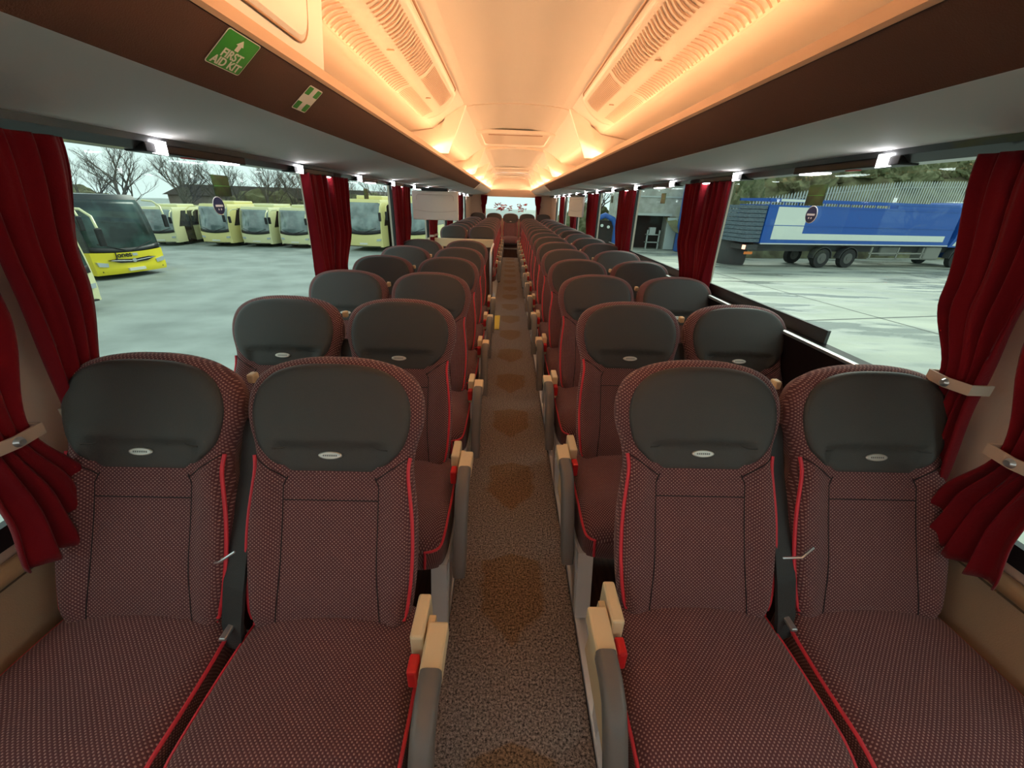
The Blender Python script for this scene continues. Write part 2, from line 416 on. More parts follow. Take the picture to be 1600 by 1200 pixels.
# later bays, a small step lower at each crossmember; hatch openings are framed below the skin
for i, (a, b, dz) in enumerate(((3.80, 6.46, 0), (6.48, 8.95, .03), (8.97, 11.4, .03), (11.42, 13.7, .05))):
    c2 = sweep('ceiling_bay', [(x, z-dz*(1 if abs(x) < .6 else .3)) for x, z in cprof], a, b, 'ceiling_skin', ce)
for k, y in enumerate((3.79, 6.47, 8.96, 11.41)):
    sweep('ceiling_joint', [(x, z-.004-(.02 if k else 0)) for x, z in cprof], y-.012, y+.012, 'duct_skin', ce, .05)
def hatch(y0, y1, z, label):
    r = empty('roof_hatch', (0, (y0+y1)/2, z), 0, label, 'roof hatch', 'roof hatches in the ceiling')
    h = (y1-y0)/2
    mb = MB(); o1 = rrect(0, 0, 1.0*.92, 2*h, .1); o2 = rrect(0, 0, .92*.84, 2*h*.84, .07); n = len(o1)
    vs = [(x, y, 0) for x, y in o1]+[(x*.97, y*.97, -.03) for x, y in o1]+[(x, y, -.03) for x, y in o2]+[(x*.98, y*.98, .0) for x, y in o2]
    fs = []
    for k in range(3):
        for i in range(n): fs.append((k*n+i, k*n+(i+1) % n, (k+1)*n+(i+1) % n, (k+1)*n+i))
    mb.add(vs, fs); mb.build('hatch_frame', 'ceiling_skin', r)
    MB().prism(o2, 'z', -.004, -.012).build('hatch_panel', 'duct_skin', r)
    MB().box(-.3, .3, -h*.80, -h*.70, -.03, -.012, .004).build('hatch_handle', 'slot_dark', r)
hatch(4.98, 6.18, 2.195, 'cream roof hatch with dark slot handle, nearest one in the ceiling')
hatch(9.6, 10.8, 2.165, 'cream roof hatch in the middle of the far ceiling')
hatch(12.3, 13.1, 2.145, 'small cream roof hatch just before the rear window')

# air ducts with louvres (left and right of the centre, front of the coach)
def duct(s, label):
    r = empty('air_duct', (0, 0, 0), 0, label, 'air duct', 'louvred ceiling air ducts')
    def surf(t, off=0):                          # t 0 inner edge .. 1 outer edge, a convex panel hung under the skin
        x = .435+.235*t; z = 2.168-.145*t**1.1-.022*math.sin(PI*t)-off
        return x, z
    # panel with rounded far end
    vs = []; fs = []; nt_, ny = 14, 60; ys = [-.9+(3.38+.9)*k/ny for k in range(ny+1)]
    for y in ys:
        for k in range(nt_+1):
            t = k/nt_; yy = y
            if y > 3.0:                           # rounded corners at the far end
                e = (y-3.0)/.38; yy = 3.0+(.38)*e*(1-.32*abs(2*t-1)**3)
            x, z = surf(t, .010); vs.append((s*x, yy, z))
    for j in range(ny):
        for k in range(nt_):
            a = j*(nt_+1)+k; fs.append((a, a+1, a+nt_+2, a+nt_+1))
    p = poly('duct_panel', vs, fs, 'duct_skin', r, True); md = p.modifiers.new('t', 'SOLIDIFY'); md.thickness = .02; md.offset = 0
    # shadow gap frame round the panel
    fr = MB()
    fr.tube([(s*surf(0)[0]-s*.008, -.9, surf(0)[1]+.004), (s*surf(0)[0]-s*.008, 3.22, surf(0)[1]+.004), (s*(surf(0)[0]+.02), 3.33, surf(0)[1]-.006), (s*surf(.3)[0], 3.385, surf(.3)[1]-.004), (s*surf(.6)[0], 3.385, surf(.6)[1]-.004), (s*surf(.9)[0], 3.31, surf(.9)[1]), (s*(surf(1)[0]+.008), 3.2, surf(1)[1]), (s*(surf(1)[0]+.008), -.9, surf(1)[1])], .005, 6)
    fr.build('panel_gap', 'slot_dark', r, True)
    for (ya, yb, pitch, w) in ((-.6, 2.50, .034, .011), (2.56, 3.20, .024, .008)):
        for (ta, tb) in ((.08, .40), (.62, .93)):
            g = MB(); y = ya
            while y < yb:
                vs = []; n = 6; frac = (y-ya)/(yb-ya)
                for k in range(n+1):
                    t = ta+(tb-ta)*k/n; x, z = surf(t, .027)
                    bow = .02*math.sin(PI*k/n)*(1 if ta < .5 else -1)
                    vs += [(s*x, y+bow, z), (s*x, y+w+bow, z)]
                g.add(vs, [(2*k, 2*k+1, 2*k+3, 2*k+2) for k in range(n)])
                y += pitch
            g.build('louvre_slot_shade', 'slot_dark', r, fix=False)  # flat dark strips on the panel stand in for shade inside the slots
    for y in (2.05, 2.88):
        x, z = surf(.52, .024); MB().box(*sorted((s*(x-.02), s*(x+.02))), y-.006, y+.006, z-.004, z, .001).build('service_mark', 'slot_dark', r)
duct(-1, 'long louvred cream air duct in the ceiling left of the aisle')
duct(1, 'long louvred cream air duct in the ceiling right of the aisle')

# luggage racks
def rack(nm, s, zo, label):
    r = empty('luggage_rack', (s*.9, 0, 1.75), 0, label, 'luggage rack', 'open luggage racks above the windows')
    r.location = (0, 0, 0)
    L, B, O = (s*.62, 1.812), (s*.74, 1.712), (s*1.20, zo)
    e = 8.6
    sweep('underside_panel', [L, B], Y0, e, 'rack_brown', r, -.012 if s < 0 else .012)
    sweep('grey_panel', [B, O], Y0, 13.65, 'rack_grey', r, -.012 if s < 0 else .012)
    sweep('rear_underside_panel', [L, B], e+.05, 13.65, 'rack_grey', r, -.012 if s < 0 else .012)
    MB().prism([(s*.605, 1.805), (s*.735, 1.695), (s*.76, 1.71), (s*.63, 1.83)], 'y', e, e+.05).build('joint_cap', 'screen_white', r)
    MB().prism([(s*.612, 1.812), (s*.622, 1.806), (s*.645, 1.815), (s*.640, 1.842), (s*.618, 1.842)], 'y', Y0, 13.65).build('rack_lip', 'rack_lip', r)
    MB().prism([(s*.66, 1.825), (s*1.26, 1.74), (s*1.26, 1.72), (s*.66, 1.80)], 'y', Y0, 13.65).build('rack_floor', 'rack_grey', r)
    # channel that carries the reading lamps
    MB().prism([(s*1.19, zo+.012), (s*1.28, zo+.012), (s*1.28, zo-.042), (s*1.225, zo-.040), (s*1.195, zo-.018)], 'y', Y0, 13.65).build('lamp_channel', 'rail_dark', r)
    c = empty('cove_light_strip', (s*.79, 0, 1.829))
    MB().prism([(s*.001, .0), (s*.03, .0), (s*.03, .036), (s*-.075, .047), (s*-.075, .044), (s*.001, .031)], 'y', Y0+.1, 13.6).build('strip_housing_hood', 'screen_white', c)  # its thin inward lid is an unseen hood, added to shade the near duct
    x0, x1 = s*-.001, s*-.001
    poly('strip_lens', [(x0, Y0+.1, .002), (x0, 13.6, .002), (x1, 13.6, .029), (x1, Y0+.1, .029)], [(0, 3, 2, 1)] if s < 0 else [(0, 1, 2, 3)], 'cove_glow', c)
    tag(c, 'warm glowing light strip lying on top of the %s luggage rack' % nm, 'light strip')
rack('left', -1, 1.655, 'long dark brown and grey luggage rack above the left windows')
rack('right', 1, 1.690, 'long dark brown and grey luggage rack above the right windows')
for s, nm in ((-1, 'left'), (1, 'right')):
    for k, y in enumerate((3.76, 6.46, 8.3, 9.7, 11.0, 12.3)):
        r = empty('rack_post', (s*.54, y, 1.84), 0, 'cream slanted post with bulkhead on the %s rack, %s from the front' % (nm, ORD[k]), 'post', 'posts standing on the luggage racks')
        dx = s*.54
        MB().prism([(s*.555-dx, 0), (s*.68-dx, 0), (s*.535-dx, .335), (s*.405-dx, .335)], 'y', -.045, -.005).build('post_board', 'ceiling_skin', r)
        MB().prism([(s*.62-dx, 0.0), (s*1.25-dx, -.06), (s*1.25-dx, .08), (s*.68-dx, .175), (s*.45-dx, .32), (s*.48-dx, .30)], 'y', 0, .02).build('bulkhead', 'ceiling_skin', r)
# closed locker, front left
r = empty('rack_locker', (-.62, .3, 1.84), 0, 'closed cream locker with rounded recessed flap above the green first aid sign', 'locker')
MB().prism([(0, .003), (-.45, -.06), (-.45, .13), (-.05, .20), (.06, .26), (.03, .26)], 'y', -1.5, 1.19).build('locker_body', 'ceiling_skin', r)
vs = []; o1 = rrect(-.2, .125, 2.55, .20, .055, 6)
def lf(y, z, off): return (.002+.115*z+off, y, z)
fp = [lf(y, z, .004) for y, z in o1]+[lf(-.2+(y+.2)*.985, .125+(z-.125)*.90, .014) for y, z in o1]
n = len(o1); poly('locker_flap', fp, [(i, (i+1) % n, n+(i+1) % n, n+i) for i in range(n)]+[tuple(range(n, 2*n))], 'ceiling_skin', r)
gp = [lf(y, z, .0045) for y, z in o1]; MB().tube([lf(y, z, .005) for y, z in o1]+[lf(*o1[0], .005)], .0028, 5).build('flap_gap', 'slot_dark', r)
tp = MB().box(-.599, -.592, 1.46, 1.485, 2.03, 2.10).build('tape_strip', 'blue_tape'); tag(tp, 'small blue tape strip at the end of the cream locker', 'tape')

# signs on the brown rack panel: plane through (.62,1.812) and (.85,1.745), local frame u=+Y, v=up the panel towards the lip
def flat_text(name, body, size, m, parent, loc, align='CENTER', mtx=None, bold=.0, space=1.0, ext=.0004):
    cu = bpy.data.curves.new(name, 'FONT'); cu.body = body; cu.size = size; cu.align_x = align; cu.extrude = ext; cu.offset = bold; cu.space_character = space
    cu.materials.append(M[m]); o = bpy.data.objects.new(name, cu); C.objects.link(o); o.parent = parent; o.location = loc
    bpy.context.view_layer.update()
    me = bpy.data.meshes.new_from_object(o.evaluated_get(bpy.context.evaluated_depsgraph_get()))
    bpy.data.objects.remove(o); bpy.data.curves.remove(cu)
    o = bpy.data.objects.new(name, me); C.objects.link(o); o.parent = parent; o.location = loc
    if mtx: o.rotation_euler = mtx
    return o
def panel_frame(yc, t):
    """root for a sticker on the left brown panel; local x = +Y world, y = towards lip, z = out of the panel (down, inwards)"""
    A = Vector((-.74, yc, 1.712)); Bv = Vector((-.62, yc, 1.812)); p = A.lerp(Bv, t)
    v = (Bv-A).normalized(); u = Vector((0, 1, 0)); w = u.cross(v)
    m = Matrix((u, v, w)).transposed().to_4x4(); m.translation = p + w*.0015
    return m
def sticker(name, yc, t, label):
    r = bpy.data.objects.new(name, None); C.objects.link(r); r.matrix_world = panel_frame(yc, t); tag(r, label, 'sign')
    return r
def slab(name, outline, z0, z1, m, parent): return MB().prism(outline, 'z', z0, z1).build(name, m, parent)
r = sticker('first_aid_sign', 1.093, .66, 'green FIRST AID KIT sign with white up arrow on the brown rack')
slab('sign_border', rrect(0, 0, .114, .088, .006), 0, .0006, 'sign_white', r)
slab('sign_face', rrect(0, 0, .110, .084, .005), .0006, .0011, 'green_sign', r)
slab('arrow', [(-.006, .006), (.006, .006), (.006, .020), (.012, .020), (0, .034), (-.012, .020), (-.006, .020)], .0011, .0016, 'sign_white', r)
flat_text('lettering', 'FIRST', .028, 'sign_white', r, (0, -.0165, .0014), bold=.0006)
flat_text('lettering', 'AID KIT', .027, 'sign_white', r, (0, -.038, .0014), bold=.0006)
r = sticker('first_aid_cross_sign', 1.467, .54, 'small green and white cross sign right of the FIRST AID KIT sign')
slab('sign_border', rrect(0, 0, .086, .088, .006), 0, .0006, 'sign_white', r)
for sx in (-1, 1):
    for sy in (-1, 1): slab('green_corner', rrect(sx*.0265, sy*.0270, .026, .027, .003), .0006, .0011, 'green_sign', r)
r = sticker('green_sign', .64, .72, 'green sign high on the brown rack, left of the FIRST AID KIT sign')
slab('sign_border', rrect(0, 0, .10, .088, .006), 0, .0006, 'sign_white', r)
slab('sign_face', rrect(0, 0, .096, .084, .005), .0006, .0011, 'green_sign', r)

# reading lamp units along both lamp channels
def lamp_unit(s, zo):
    r = empty('reading_lamp', (s*1.225, 1.69, zo-.03))
    MB().box(-.035, .035, -.25, .27, -.016, .012, .004).build('lamp_housing', 'gloss_black', r)
    MB().box(-.030, .028, .12, .235, -.0205, -.012, .003).build('lamp_panel', 'lamp_white', r)
    ob = MB().tube([(s*-.036, -.19, .020), (s*-.030, -.19, -.018)], [.018, .021], 12).build('lamp_spot', 'lamp_white', r, True)
    MB().box(-.012, .012, -.05, .0, -.0195, -.014, .002).build('lamp_switch', 'buckle_red', r)
    return r
for s, nm, zo in ((-1, 'left', 1.655), (1, 'right', 1.690)):
    base = lamp_unit(s, zo)
    for k in range(12):
        o = base if k == 0 else dup(base)
        o.location.y = 1.69+.945*k
        tag(o, 'lit reading lamp unit above the %s windows, %s from the front' % (nm, ORD[k]), 'reading lamp', 'reading lamps under the racks')

# curtains
def curtain(name, rows, x, s, label, folds=5, band=None, amp=.022, group='red curtains at the window pillars', seed=0):
    """rows: (z, y0, y1) from top to hem"""
    r = empty(name, (x, (rows[0][1]+rows[0][2])/2, rows[-1][0]), 0, label, 'curtain', group)
    ox, oy, oz = r.location; rnd = random.Random(seed)
    nz_, ny_ = 46, 64; vs = []; fs = []
    zs = [q[0] for q in rows]
    def at(z):
        for a, b in zip(rows[:-1], rows[1:]):
            if a[0] >= z >= b[0]:
                t = (a[0]-z)/(a[0]-b[0]); t = t*t*(3-2*t); return a[1]+(b[1]-a[1])*t, a[2]+(b[2]-a[2])*t
        return rows[-1][1:]
    ph = [rnd.uniform(0, 6) for _ in range(3)]
    w0 = rows[0][2]-rows[0][1]
    for j in range(nz_+1):
        z = zs[0]+(zs[-1]-zs[0])*j/nz_; a, b = at(z)
        squeeze = min(1.3, max(.55, w0/(b-a)*.8))
        for i in range(ny_+1):
            u = i/ny_; y = a+(b-a)*u
            f = math.sin(u*folds*2*PI+ph[0]+.35*math.sin(z*5))*amp*squeeze+math.sin(u*folds*4.6*PI+ph[1])*amp*.35
            vs.append((s*-(f+.0)+0, y-oy+.006*math.sin(u*23+ph[2]), z-oz+(.006*math.sin(u*folds*2*PI) if j == nz_ else 0)))
    for j in range(nz_):
        for i in range(ny_):
            q = j*(ny_+1)+i; fs.append((q, q+1, q+ny_+2, q+ny_+1))
    c = poly('curtain_cloth', vs, fs, 'curtain_red', r, True)
    md = c.modifiers.new('cloth', 'SOLIDIFY'); md.thickness = .004
    if band is not None:
        a, b = at(band); m = MB(); sx = s
        pts = [(sx*.022, a-oy-.004, band-oz), (-sx*.040, a-oy-.008, band-oz+.002), (-sx*.046, (a+b)/2-oy, band-oz), (-sx*.040, b-oy+.008, band-oz+.002), (sx*.022, b-oy+.004, band-oz)]
        vs2 = []; n = len(pts)
        for hh in (-.014, .014): vs2 += [(p[0], p[1], p[2]+hh) for p in pts]
        bo = poly('tie_band', vs2, [(i, i+1, n+i+1, n+i) for i in range(n-1)], 'tie_beige', r)
        md = bo.modifiers.new('t', 'SOLIDIFY'); md.thickness = .006; md.offset = 0
        MB().tube([(-sx*.049, (a+b)/2-oy, band-oz), (-sx*.058, (a+b)/2-oy, band-oz)], [.012, .007], 12).build('stud', 'steel', bo, True)
    return r
for s, nm in ((-1, 'left'), (1, 'right')):
    zt = 1.615 if s < 0 else 1.65
    for k, p in enumerate(PIL[1:7]):
        where = 'at the %s window pillar on the %s' % (ORD[k], nm)
        if k == 0:
            curtain('window_curtain', [(zt, .56, .92), (1.26, .60, .88), (.985, .70, .80), (.80, .70, .87), (.66, .68, .90)], s*1.17, s, 'red curtain tied back and flaring open, nearest the viewer on the '+nm, 4, .985, .012, seed=11+s)
            curtain('window_curtain', [(zt, .95, 1.19), (1.3, .935, 1.115), (1.09 if s > 0 else .96, .925, 1.02), (.80, .89, 1.02), (.62, .86, 1.04)], s*1.19, s, 'red curtain hanging behind the window seat of the first row on the '+nm, 4, 1.09 if s > 0 else .96, .012, seed=3+s)
        else:
            curtain('window_curtain', [(zt, p-.31, p-.005), (1.3, p-.31, p-.02), (1.03, p-.30, p-.13), (.74, p-.32, p-.10)], s*1.21, s, 'red curtain, nearer half of the pair '+where, 4, 1.0, seed=20+k+s)
            curtain('window_curtain', [(zt, p+.005, p+.32), (1.3, p-.005, p+.27), (1.03, p-.09, p+.09), (.74, p-.07, p+.13)], s*1.21, s, 'red curtain, farther half of the pair '+where, 4, 1.0, seed=40+k+s)
def rear_curtain(s, nm):
    r = empty('rear_curtain', (s*.86, 13.62, .95), 0, 'narrow red curtain tied at the %s edge of the rear window' % nm, 'curtain', 'narrow curtains of the rear window')
    vs = []; fs = []
    for j in range(21):
        z = .72*(1-j/20); w = .10 if j < 4 else max(.03, .10-.0062*(j-3)) if j < 15 else .03+.006*(j-15)
        for i in range(17):
            u = i/16; vs.append((s*((u-.5)*2*w-(.02 if j < 8 else 0)), .012*math.sin(u*20), z))
    for j in range(20):
        for i in range(16): q = j*17+i; fs.append((q, q+1, q+18, q+17))
    c = poly('curtain_cloth', vs, fs, 'curtain_red', r, True); md = c.modifiers.new('t', 'SOLIDIFY'); md.thickness = .004
rear_curtain(-1, 'left'); rear_curtain(1, 'right')
# red film lettering strokes on the rear glass, seen from behind
g = empty('rear_window_graphic', (0, 13.70, 1.33), 0, 'red film graphic stuck across the rear window', 'window graphic')
rnd = random.Random(5)
for (x0, x1) in ((-.50, .02), (.16, .48)):
    m = MB()
    for k in range(int((x1-x0)*80)):
        x = rnd.uniform(x0, x1); z = rnd.uniform(-.11, .12); L = rnd.uniform(.05, .12); a = rnd.choice((.25, .35, 2.6, 1.2, .1))
        dx, dz = L*math.cos(a)/2, L*math.sin(a)/2
        m.prism([(x-dx, z-dz-.011), (x+dx, z+dz-.011), (x+dx, z+dz+.011), (x-dx, z-dz+.011)], 'y', -.004-.0001*k, -.002-.0001*k)
    m.build('film_stroke_group', 'red_vinyl', g)

# green exit stickers and round blue stickers on the panes
for s, nm in ((-1, 'left'), (1, 'right')):
    for k in range(3):
        y = 1.92+1.9*k; zc = 1.525 if s < 0 else 1.565
        X = s*1.2935
        r = empty('exit_sticker', (X, y, zc), 0, 'dark green rectangular sticker on the %s window pane, %s from the front' % (nm, ORD[k]), 'sticker', 'green stickers on the window panes')
        MB().box(-.001, .001, -.055, .055, -.041, .041).build('sticker_film', 'sign_dark_green', r)
        MB().box(*sorted((0, -s*.0015)), -.05, .05, -.0015, .0).build('fold_line', 'green_sign', r)
        if k == 0:
            r = empty('round_sticker', (X, 1.87 if s < 0 else 1.91, zc-.078), 0, 'round dark blue sticker below the green sticker on the %s window' % nm, 'sticker', 'round stickers on the window panes')
            MB().cyl((0, 0, 0), .036, .002, 'x', 28).build('white_ring', 'sign_white', r)
            MB().cyl((-s*.001, 0, 0), .0335, .002, 'x', 28).build('blue_disc', 'sign_blue', r)
            MB().box(*sorted((-s*.002, -s*.003)), -.024, .024, -.004, .004).build('white_mark', 'sign_white', r)
            MB().cyl((-s*.0022, -.008, -.014), .004, .001, 'x', 10).cyl((-s*.0022, .008, -.014), .004, .001, 'x', 10).build('white_dots', 'sign_white', r)

# right side: dark ledge box below the windows
r = empty('window_ledge', (1.24, 3.3, .66), 0, 'long black ledge box with shiny edge under the right windows', 'ledge')
MB().box(-.045, .035, -2.15, 2.2, 0, .345).build('ledge_box', 'gloss_black', r)
MB().box(-.052, -.030, -2.15, 2.2, .338, .352, .003).build('edge_strip', 'steel', r)
MB().box(.02, .033, -1.75, 2.2, .345, .40).build('upper_strip', 'rail_dark', r)

# drop-down screens
def screen(loc, rz, tilt, label):
    r = empty('ceiling_screen', loc, rz, label, 'screen', 'folding screens under the racks')
    MB().box(-.25, .25, -.035, 0.0, -.29, 0, .008).build('screen_back', 'screen_white', r)
    pts = [(-.23+.46*k/12, -.037, -.19-.018*math.sin(PI*k/12)) for k in range(13)]
    MB().tube(pts, .0035, 5).build('back_groove', 'rack_grey', r)
    o1 = rrect(0, -.045, .40, .055, .025); 
    MB().tube([(-.2, -.037, -.09), (-.2, -.037, -.055), (-.18, -.037, -.035), (.18, -.037, -.035), (.2, -.037, -.055), (.2, -.037, -.09)], .004, 5).build('back_groove', 'rack_grey', r)
    MB().box(-.14, .14, -.05, .05, .0, .03, .006).build('screen_hinge', 'black_plastic', r)
screen((-.86, 4.80, 1.58), math.radians(0), 0, 'white back of the folding screen hanging under the left rack')
screen((1.03, 6.9, 1.60), math.radians(-73), 0, 'pale screen back turned sideways under the right rack')

# ------------------------------------------------------------------ seats
DY, DZ = .413, .911
def seat_map(a, b, c): return (a, b*DY-c*DZ, .43+b*DZ+c*DY)
half = [(.0, .02), (.08, .008), (.135, -.018), (.172, -.034), (.200, -.016), (.217, .03), (.228, .10), (.234, .20), (.231, .30), (.222, .38), (.216, .44), (.224, .495), (.239, .545), (.245, .59), (.238, .64), (.214, .683), (.17, .712), (.11, .729), (.05, .736)]
back_out = catmull(half + [(0, .737)] + [(-x, y) for x, y in half[:0:-1]], 3)
back_out = [(x*.97, y) for x, y in back_out]
pad_half = [(0, .421), (.06, .421), (.104, .421), (.118, .427), (.155, .458), (.188, .495), (.203, .54), (.208, .585), (.200, .63), (.178, .668), (.14, .696), (.08, .712)]
pad_out = catmull(pad_half + [(0, .716)] + [(-x, y) for x, y in pad_half[:0:-1]], 3)
def sm(a, b, x):
    t = min(1, max(0, (x-a)/(b-a))); return t*t*(3-2*t)
def back_h(a, b, d):
    e = edge_round(d, .032, .040)
    bol = .022*sm(.12, .175, abs(a))*(1-sm(.40, .50, b))*sm(-.02, .06, b)
    belly = .012*math.exp(-((b-.14)/.12)**2)*(1-sm(.1, .17, abs(a)))
    head = .010*sm(.40, .52, b)*(1-(abs(a)/.25)**2*.8)
    return e-.012+bol*min(1, d/.02)+belly+head
def pad_h(a, b, d):
    D = segdist((a, b), back_out); x = back_h(a, b, D)
    lower = .011*(1-sm(.498, .508, b))*(1-sm(.125, .16, abs(a)))
    return x+.002+edge_round(d, .022, .011)-lower
def cush_h(a, b, d):      # a x, b y (local, negative towards the front)
    z = .472-.018*(abs(a)/.235)**2.5+.010*math.exp(-((b+.02)/.05)**2)*(1-(a/.2)**2 if abs(a) < .2 else 0)
    z -= (max(0, -.27-b)/.13)**2*.055
    z -= .010*math.exp(-((b+.16)/.10)**2)*(1-sm(.1, .2, abs(a)))
    return z-.03+edge_round(d, .035, .03)
def make_seat(kind):
    """kind: aisle side sign for the aisle seats (-1: aisle lies at -x of the seat), 0 for window seats, with toward = direction of the neighbour"""
    root = empty('coach_seat')
    side, toward = kind
    V, F, U = pillow(back_out, (0, .40), back_h, .085, seat_map, side_in=.035)
    bk = poly('backrest', V, F, 'seat_fabric', root, True, U)
    sh = MB(); shell_out = [(x*.84, .01+(y-.01)*.94) for x, y in back_out[::2]]
    V2, F2, U2 = pillow(shell_out, (0, .40), lambda a, b, d: -.08, .108, seat_map, rings=3); poly('back_shell', V2, F2, 'grey_plastic', root, True)
    V, F, U = pillow(pad_out, (0, .57), pad_h, .0, seat_map, rings=16, back_inset=0)
    pd = poly('head_pad', V, F, 'leather', root, True)
    # crease and badge on the pad
    def sp(a, b, o=0, f=pad_h, out=pad_out): return seat_map(a, b, f(a, b, segdist((a, b), out))+o)
    MB().tube([sp(-.15+.30*k/14, .4985-(0 if 1 < k < 13 else .008), -.0005) for k in range(15)], .0022, 6).build('pad_crease', 'leather', pd, True)
    bc = Vector(sp(0, .474, .001)); nr = Vector((0, -DZ, DY)); vv = Vector((0, DY, DZ))
    ring = lambda rx, rv, o: [tuple(bc+Vector((rx*math.cos(q*PI/14), 0, 0))+vv*(rv*math.sin(q*PI/14))+nr*o) for q in range(28)]
    b = MB(); b.add(ring(.031, .0105, -.001)+ring(.031, .0105, .0025)+ring(.027, .0085, .004), [tuple(28*2+i for i in range(28))]+[(k*28+i, k*28+(i+1) % 28, (k+1)*28+(i+1) % 28, (k+1)*28+i) for k in (0, 1) for i in range(28)])
    bd = b.build('badge', 'badge', pd)
    mk = MB()
    for k in range(7):
        c0 = bc+Vector((-.0165+.0055*k, 0, 0))+nr*.0042
        mk.add([tuple(c0+Vector((dx, 0, 0))+vv*dv) for dx, dv in ((-.0018, -.0022), (.0018, -.0022), (.0018, .0022), (-.0018, .0022))], [(0, 1, 2, 3)])
    mk.build('badge_lettering', 'grey_plastic', pd, fix=False)
    # seams
    sb = lambda a, b_, o=.0004: sp(a, b_, o, back_h, back_out)
    se = MB()
    for s in (-1, 1):
        se.tube([sb(s*(.126+.012*sm(.2, 0, y)), y) for y in [.01+.40*k/20 for k in range(20)]]+[sb(s*.115, .415)], .0018, 5)
        se.tube([sb(s*(.119+.012*k+0), .409+.0095*k*.9+.0*k) for k in range(8)], .0018, 5)
    se.tube([sb(-.126+.252*k/12, .352) for k in range(13)], .0018, 5)
    # head rim seam
    rim = [(x*.925, .565+(y-.565)*.90) for x, y in back_out if y > .50]
    rim.sort(key=lambda p: math.atan2(p[0], -(p[1]-.5)))
    se.build('seam', 'thread', bk, True)
    for s in (-1, 1):
        pts = [q for q in back_out if q[0]*s > 0 and q[1] < .486]
        pts.sort(key=lambda p: -p[1])
        cut = [q for q in pts if q[1] > .0 or abs(q[0]) > .135]
        MB().tube([seat_map(q[0]*.966, .2+(q[1]-.2)*.968, back_h(q[0]*.966, .2+(q[1]-.2)*.968, .009)+.003) for q in cut], .0052, 7).build('back_piping', 'piping_red', root, True)
    # cushion
    hw = .238; cx = .02*side
    co = [(cx+x, y) for x, y in catmull([(0, .06), (.15, .06), (hw-.03, .045), (hw-.012, 0), (hw-.002, -.12), (hw, -.26), (hw-.006, -.36), (hw-.03, -.405), (.12, -.418), (0, -.42), (-.12, -.418), (-hw+.03, -.405), (-hw+.006, -.36), (-hw, -.26), (-hw+.002, -.12), (-hw+.012, 0), (-hw+.03, .045), (-.15, .06)], 4)]
    V, F, U = pillow(co, (cx, -.18), lambda a, b, d: cush_h(a-cx, b, d), -.285, lambda a, b, c: (a, b, c), rings=16)
    cu = poly('seat_cushion', V, F, 'seat_fabric', root, True, U)
    for s in (-1, 1):
        pts = sorted([q for q in co if (q[0]-cx)*s > .17 and q[1] < .03], key=lambda p: -p[1])
        pts = [q for q in pts]
        line = [(q[0]*.998, q[1], cush_h(q[0]-cx, q[1], 0)+.010) for q in pts]
        last = line[-1]; line += [(last[0], last[1]-.004, last[2]-.03), (last[0]-s*.004, last[1]-.002, .30)]
        MB().tube(line, .0052, 7).build('cushion_piping', 'piping_red', root, True)
    # cushion pan underneath
    MB().box(-.20, .20, -.36, .08, .262, .292, .01).build('seat_pan', 'grey_plastic', root)
    # belt hanging between the two seats of the pair
    bx = toward*.243
    w_ = MB()
    strap = [(bx, .245, .925, .030), (bx, .18, .80, .032), (bx+toward*.002, .08, .66, .034), (bx, .01, .56, .036), (bx, -.035, .47, .034), (bx-toward*.01, -.06, .42, .028)]
    vs = []
    for (x, y, z, h_) in strap:
        ang = toward*.5
        vs += [(x-h_*math.cos(ang), y-h_*math.sin(ang)*.5, z), (x+h_*math.cos(ang), y+h_*math.sin(ang)*.5, z), (x+h_*math.cos(ang), y+.014+h_*math.sin(ang)*.5, z), (x-h_*math.cos(ang), y+.014-h_*math.sin(ang)*.5, z)]
    fs = [(4*i+k, 4*i+(k+1) % 4, 4*(i+1)+(k+1) % 4, 4*(i+1)+k) for i in range(len(strap)-1) for k in range(4)]+[(0, 1, 2, 3), tuple(range(4*len(strap)-4, 4*len(strap)))]
    w_.add(vs, fs)
    if side:
        be = w_.build('seat_belt', 'belt', root)
        MB().tube([(bx-.030, .02, .64), (bx, .0, .665), (bx+.035, .015, .685)], .0035, 6).build('belt_tongue', 'steel', be, True)
        MB().box(bx-.010, bx+.008, -.07, -.02, .465, .475, .003).build('belt_stalk', 'steel', be)
    # small beige guide at shoulder height
    gx = -toward*-1*.235
    MB().box(toward*.216-.011, toward*.216+.011, .33, .36, 1.0, 1.028, .006).build('belt_guide', 'beige_plastic', root)
    if side:
        # bracket, buckle, armrest, leg on the aisle side; side=-1 -> aisle at -x
        X = lambda a, b: sorted((side*a, side*b))
        MB().prism([(-.06, .565), (-.205, .555), (-.215, .50), (-.33, .40), (-.36, .30), (-.02, .30)], 'x', *X(.283, .300)).build('arm_bracket', 'beige_plastic', root)
        MB().box(*X(.286, .335), -.205, -.085, .535, .58, .006).build('arm_hinge_cover', 'beige_plastic', root)
        MB().box(*X(.250, .282), -.13, -.015, .45, .585, .006).build('back_bracket', 'beige_plastic', root)
        MB().box(*X(.252, .276), -.185, -.14, .49, .548, .006).build('belt_buckle', 'buckle_red', root)
        path = [(-.195, .563), (-.25, .562), (-.285, .548), (-.312, .515), (-.345, .46), (-.39, .385), (-.425, .325), (-.44, .295)]
        xc = side*.311; sec = rrect(0, 0, .048, .05, .014, 3); vs = []; fs = []; n = len(sec)
        for i, (y, z) in enumerate(path):
            a = path[min(i+1, len(path)-1)]; b_ = path[max(i-1, 0)]
            t = Vector((a[0]-b_[0], a[1]-b_[1])).normalized(); nn = Vector((-t.y, t.x))
            k = 1 if i < len(path)-1 else .85
            for (u, v) in sec: vs.append((xc+u*k, y+nn.x*v*k, z+nn.y*v*k))
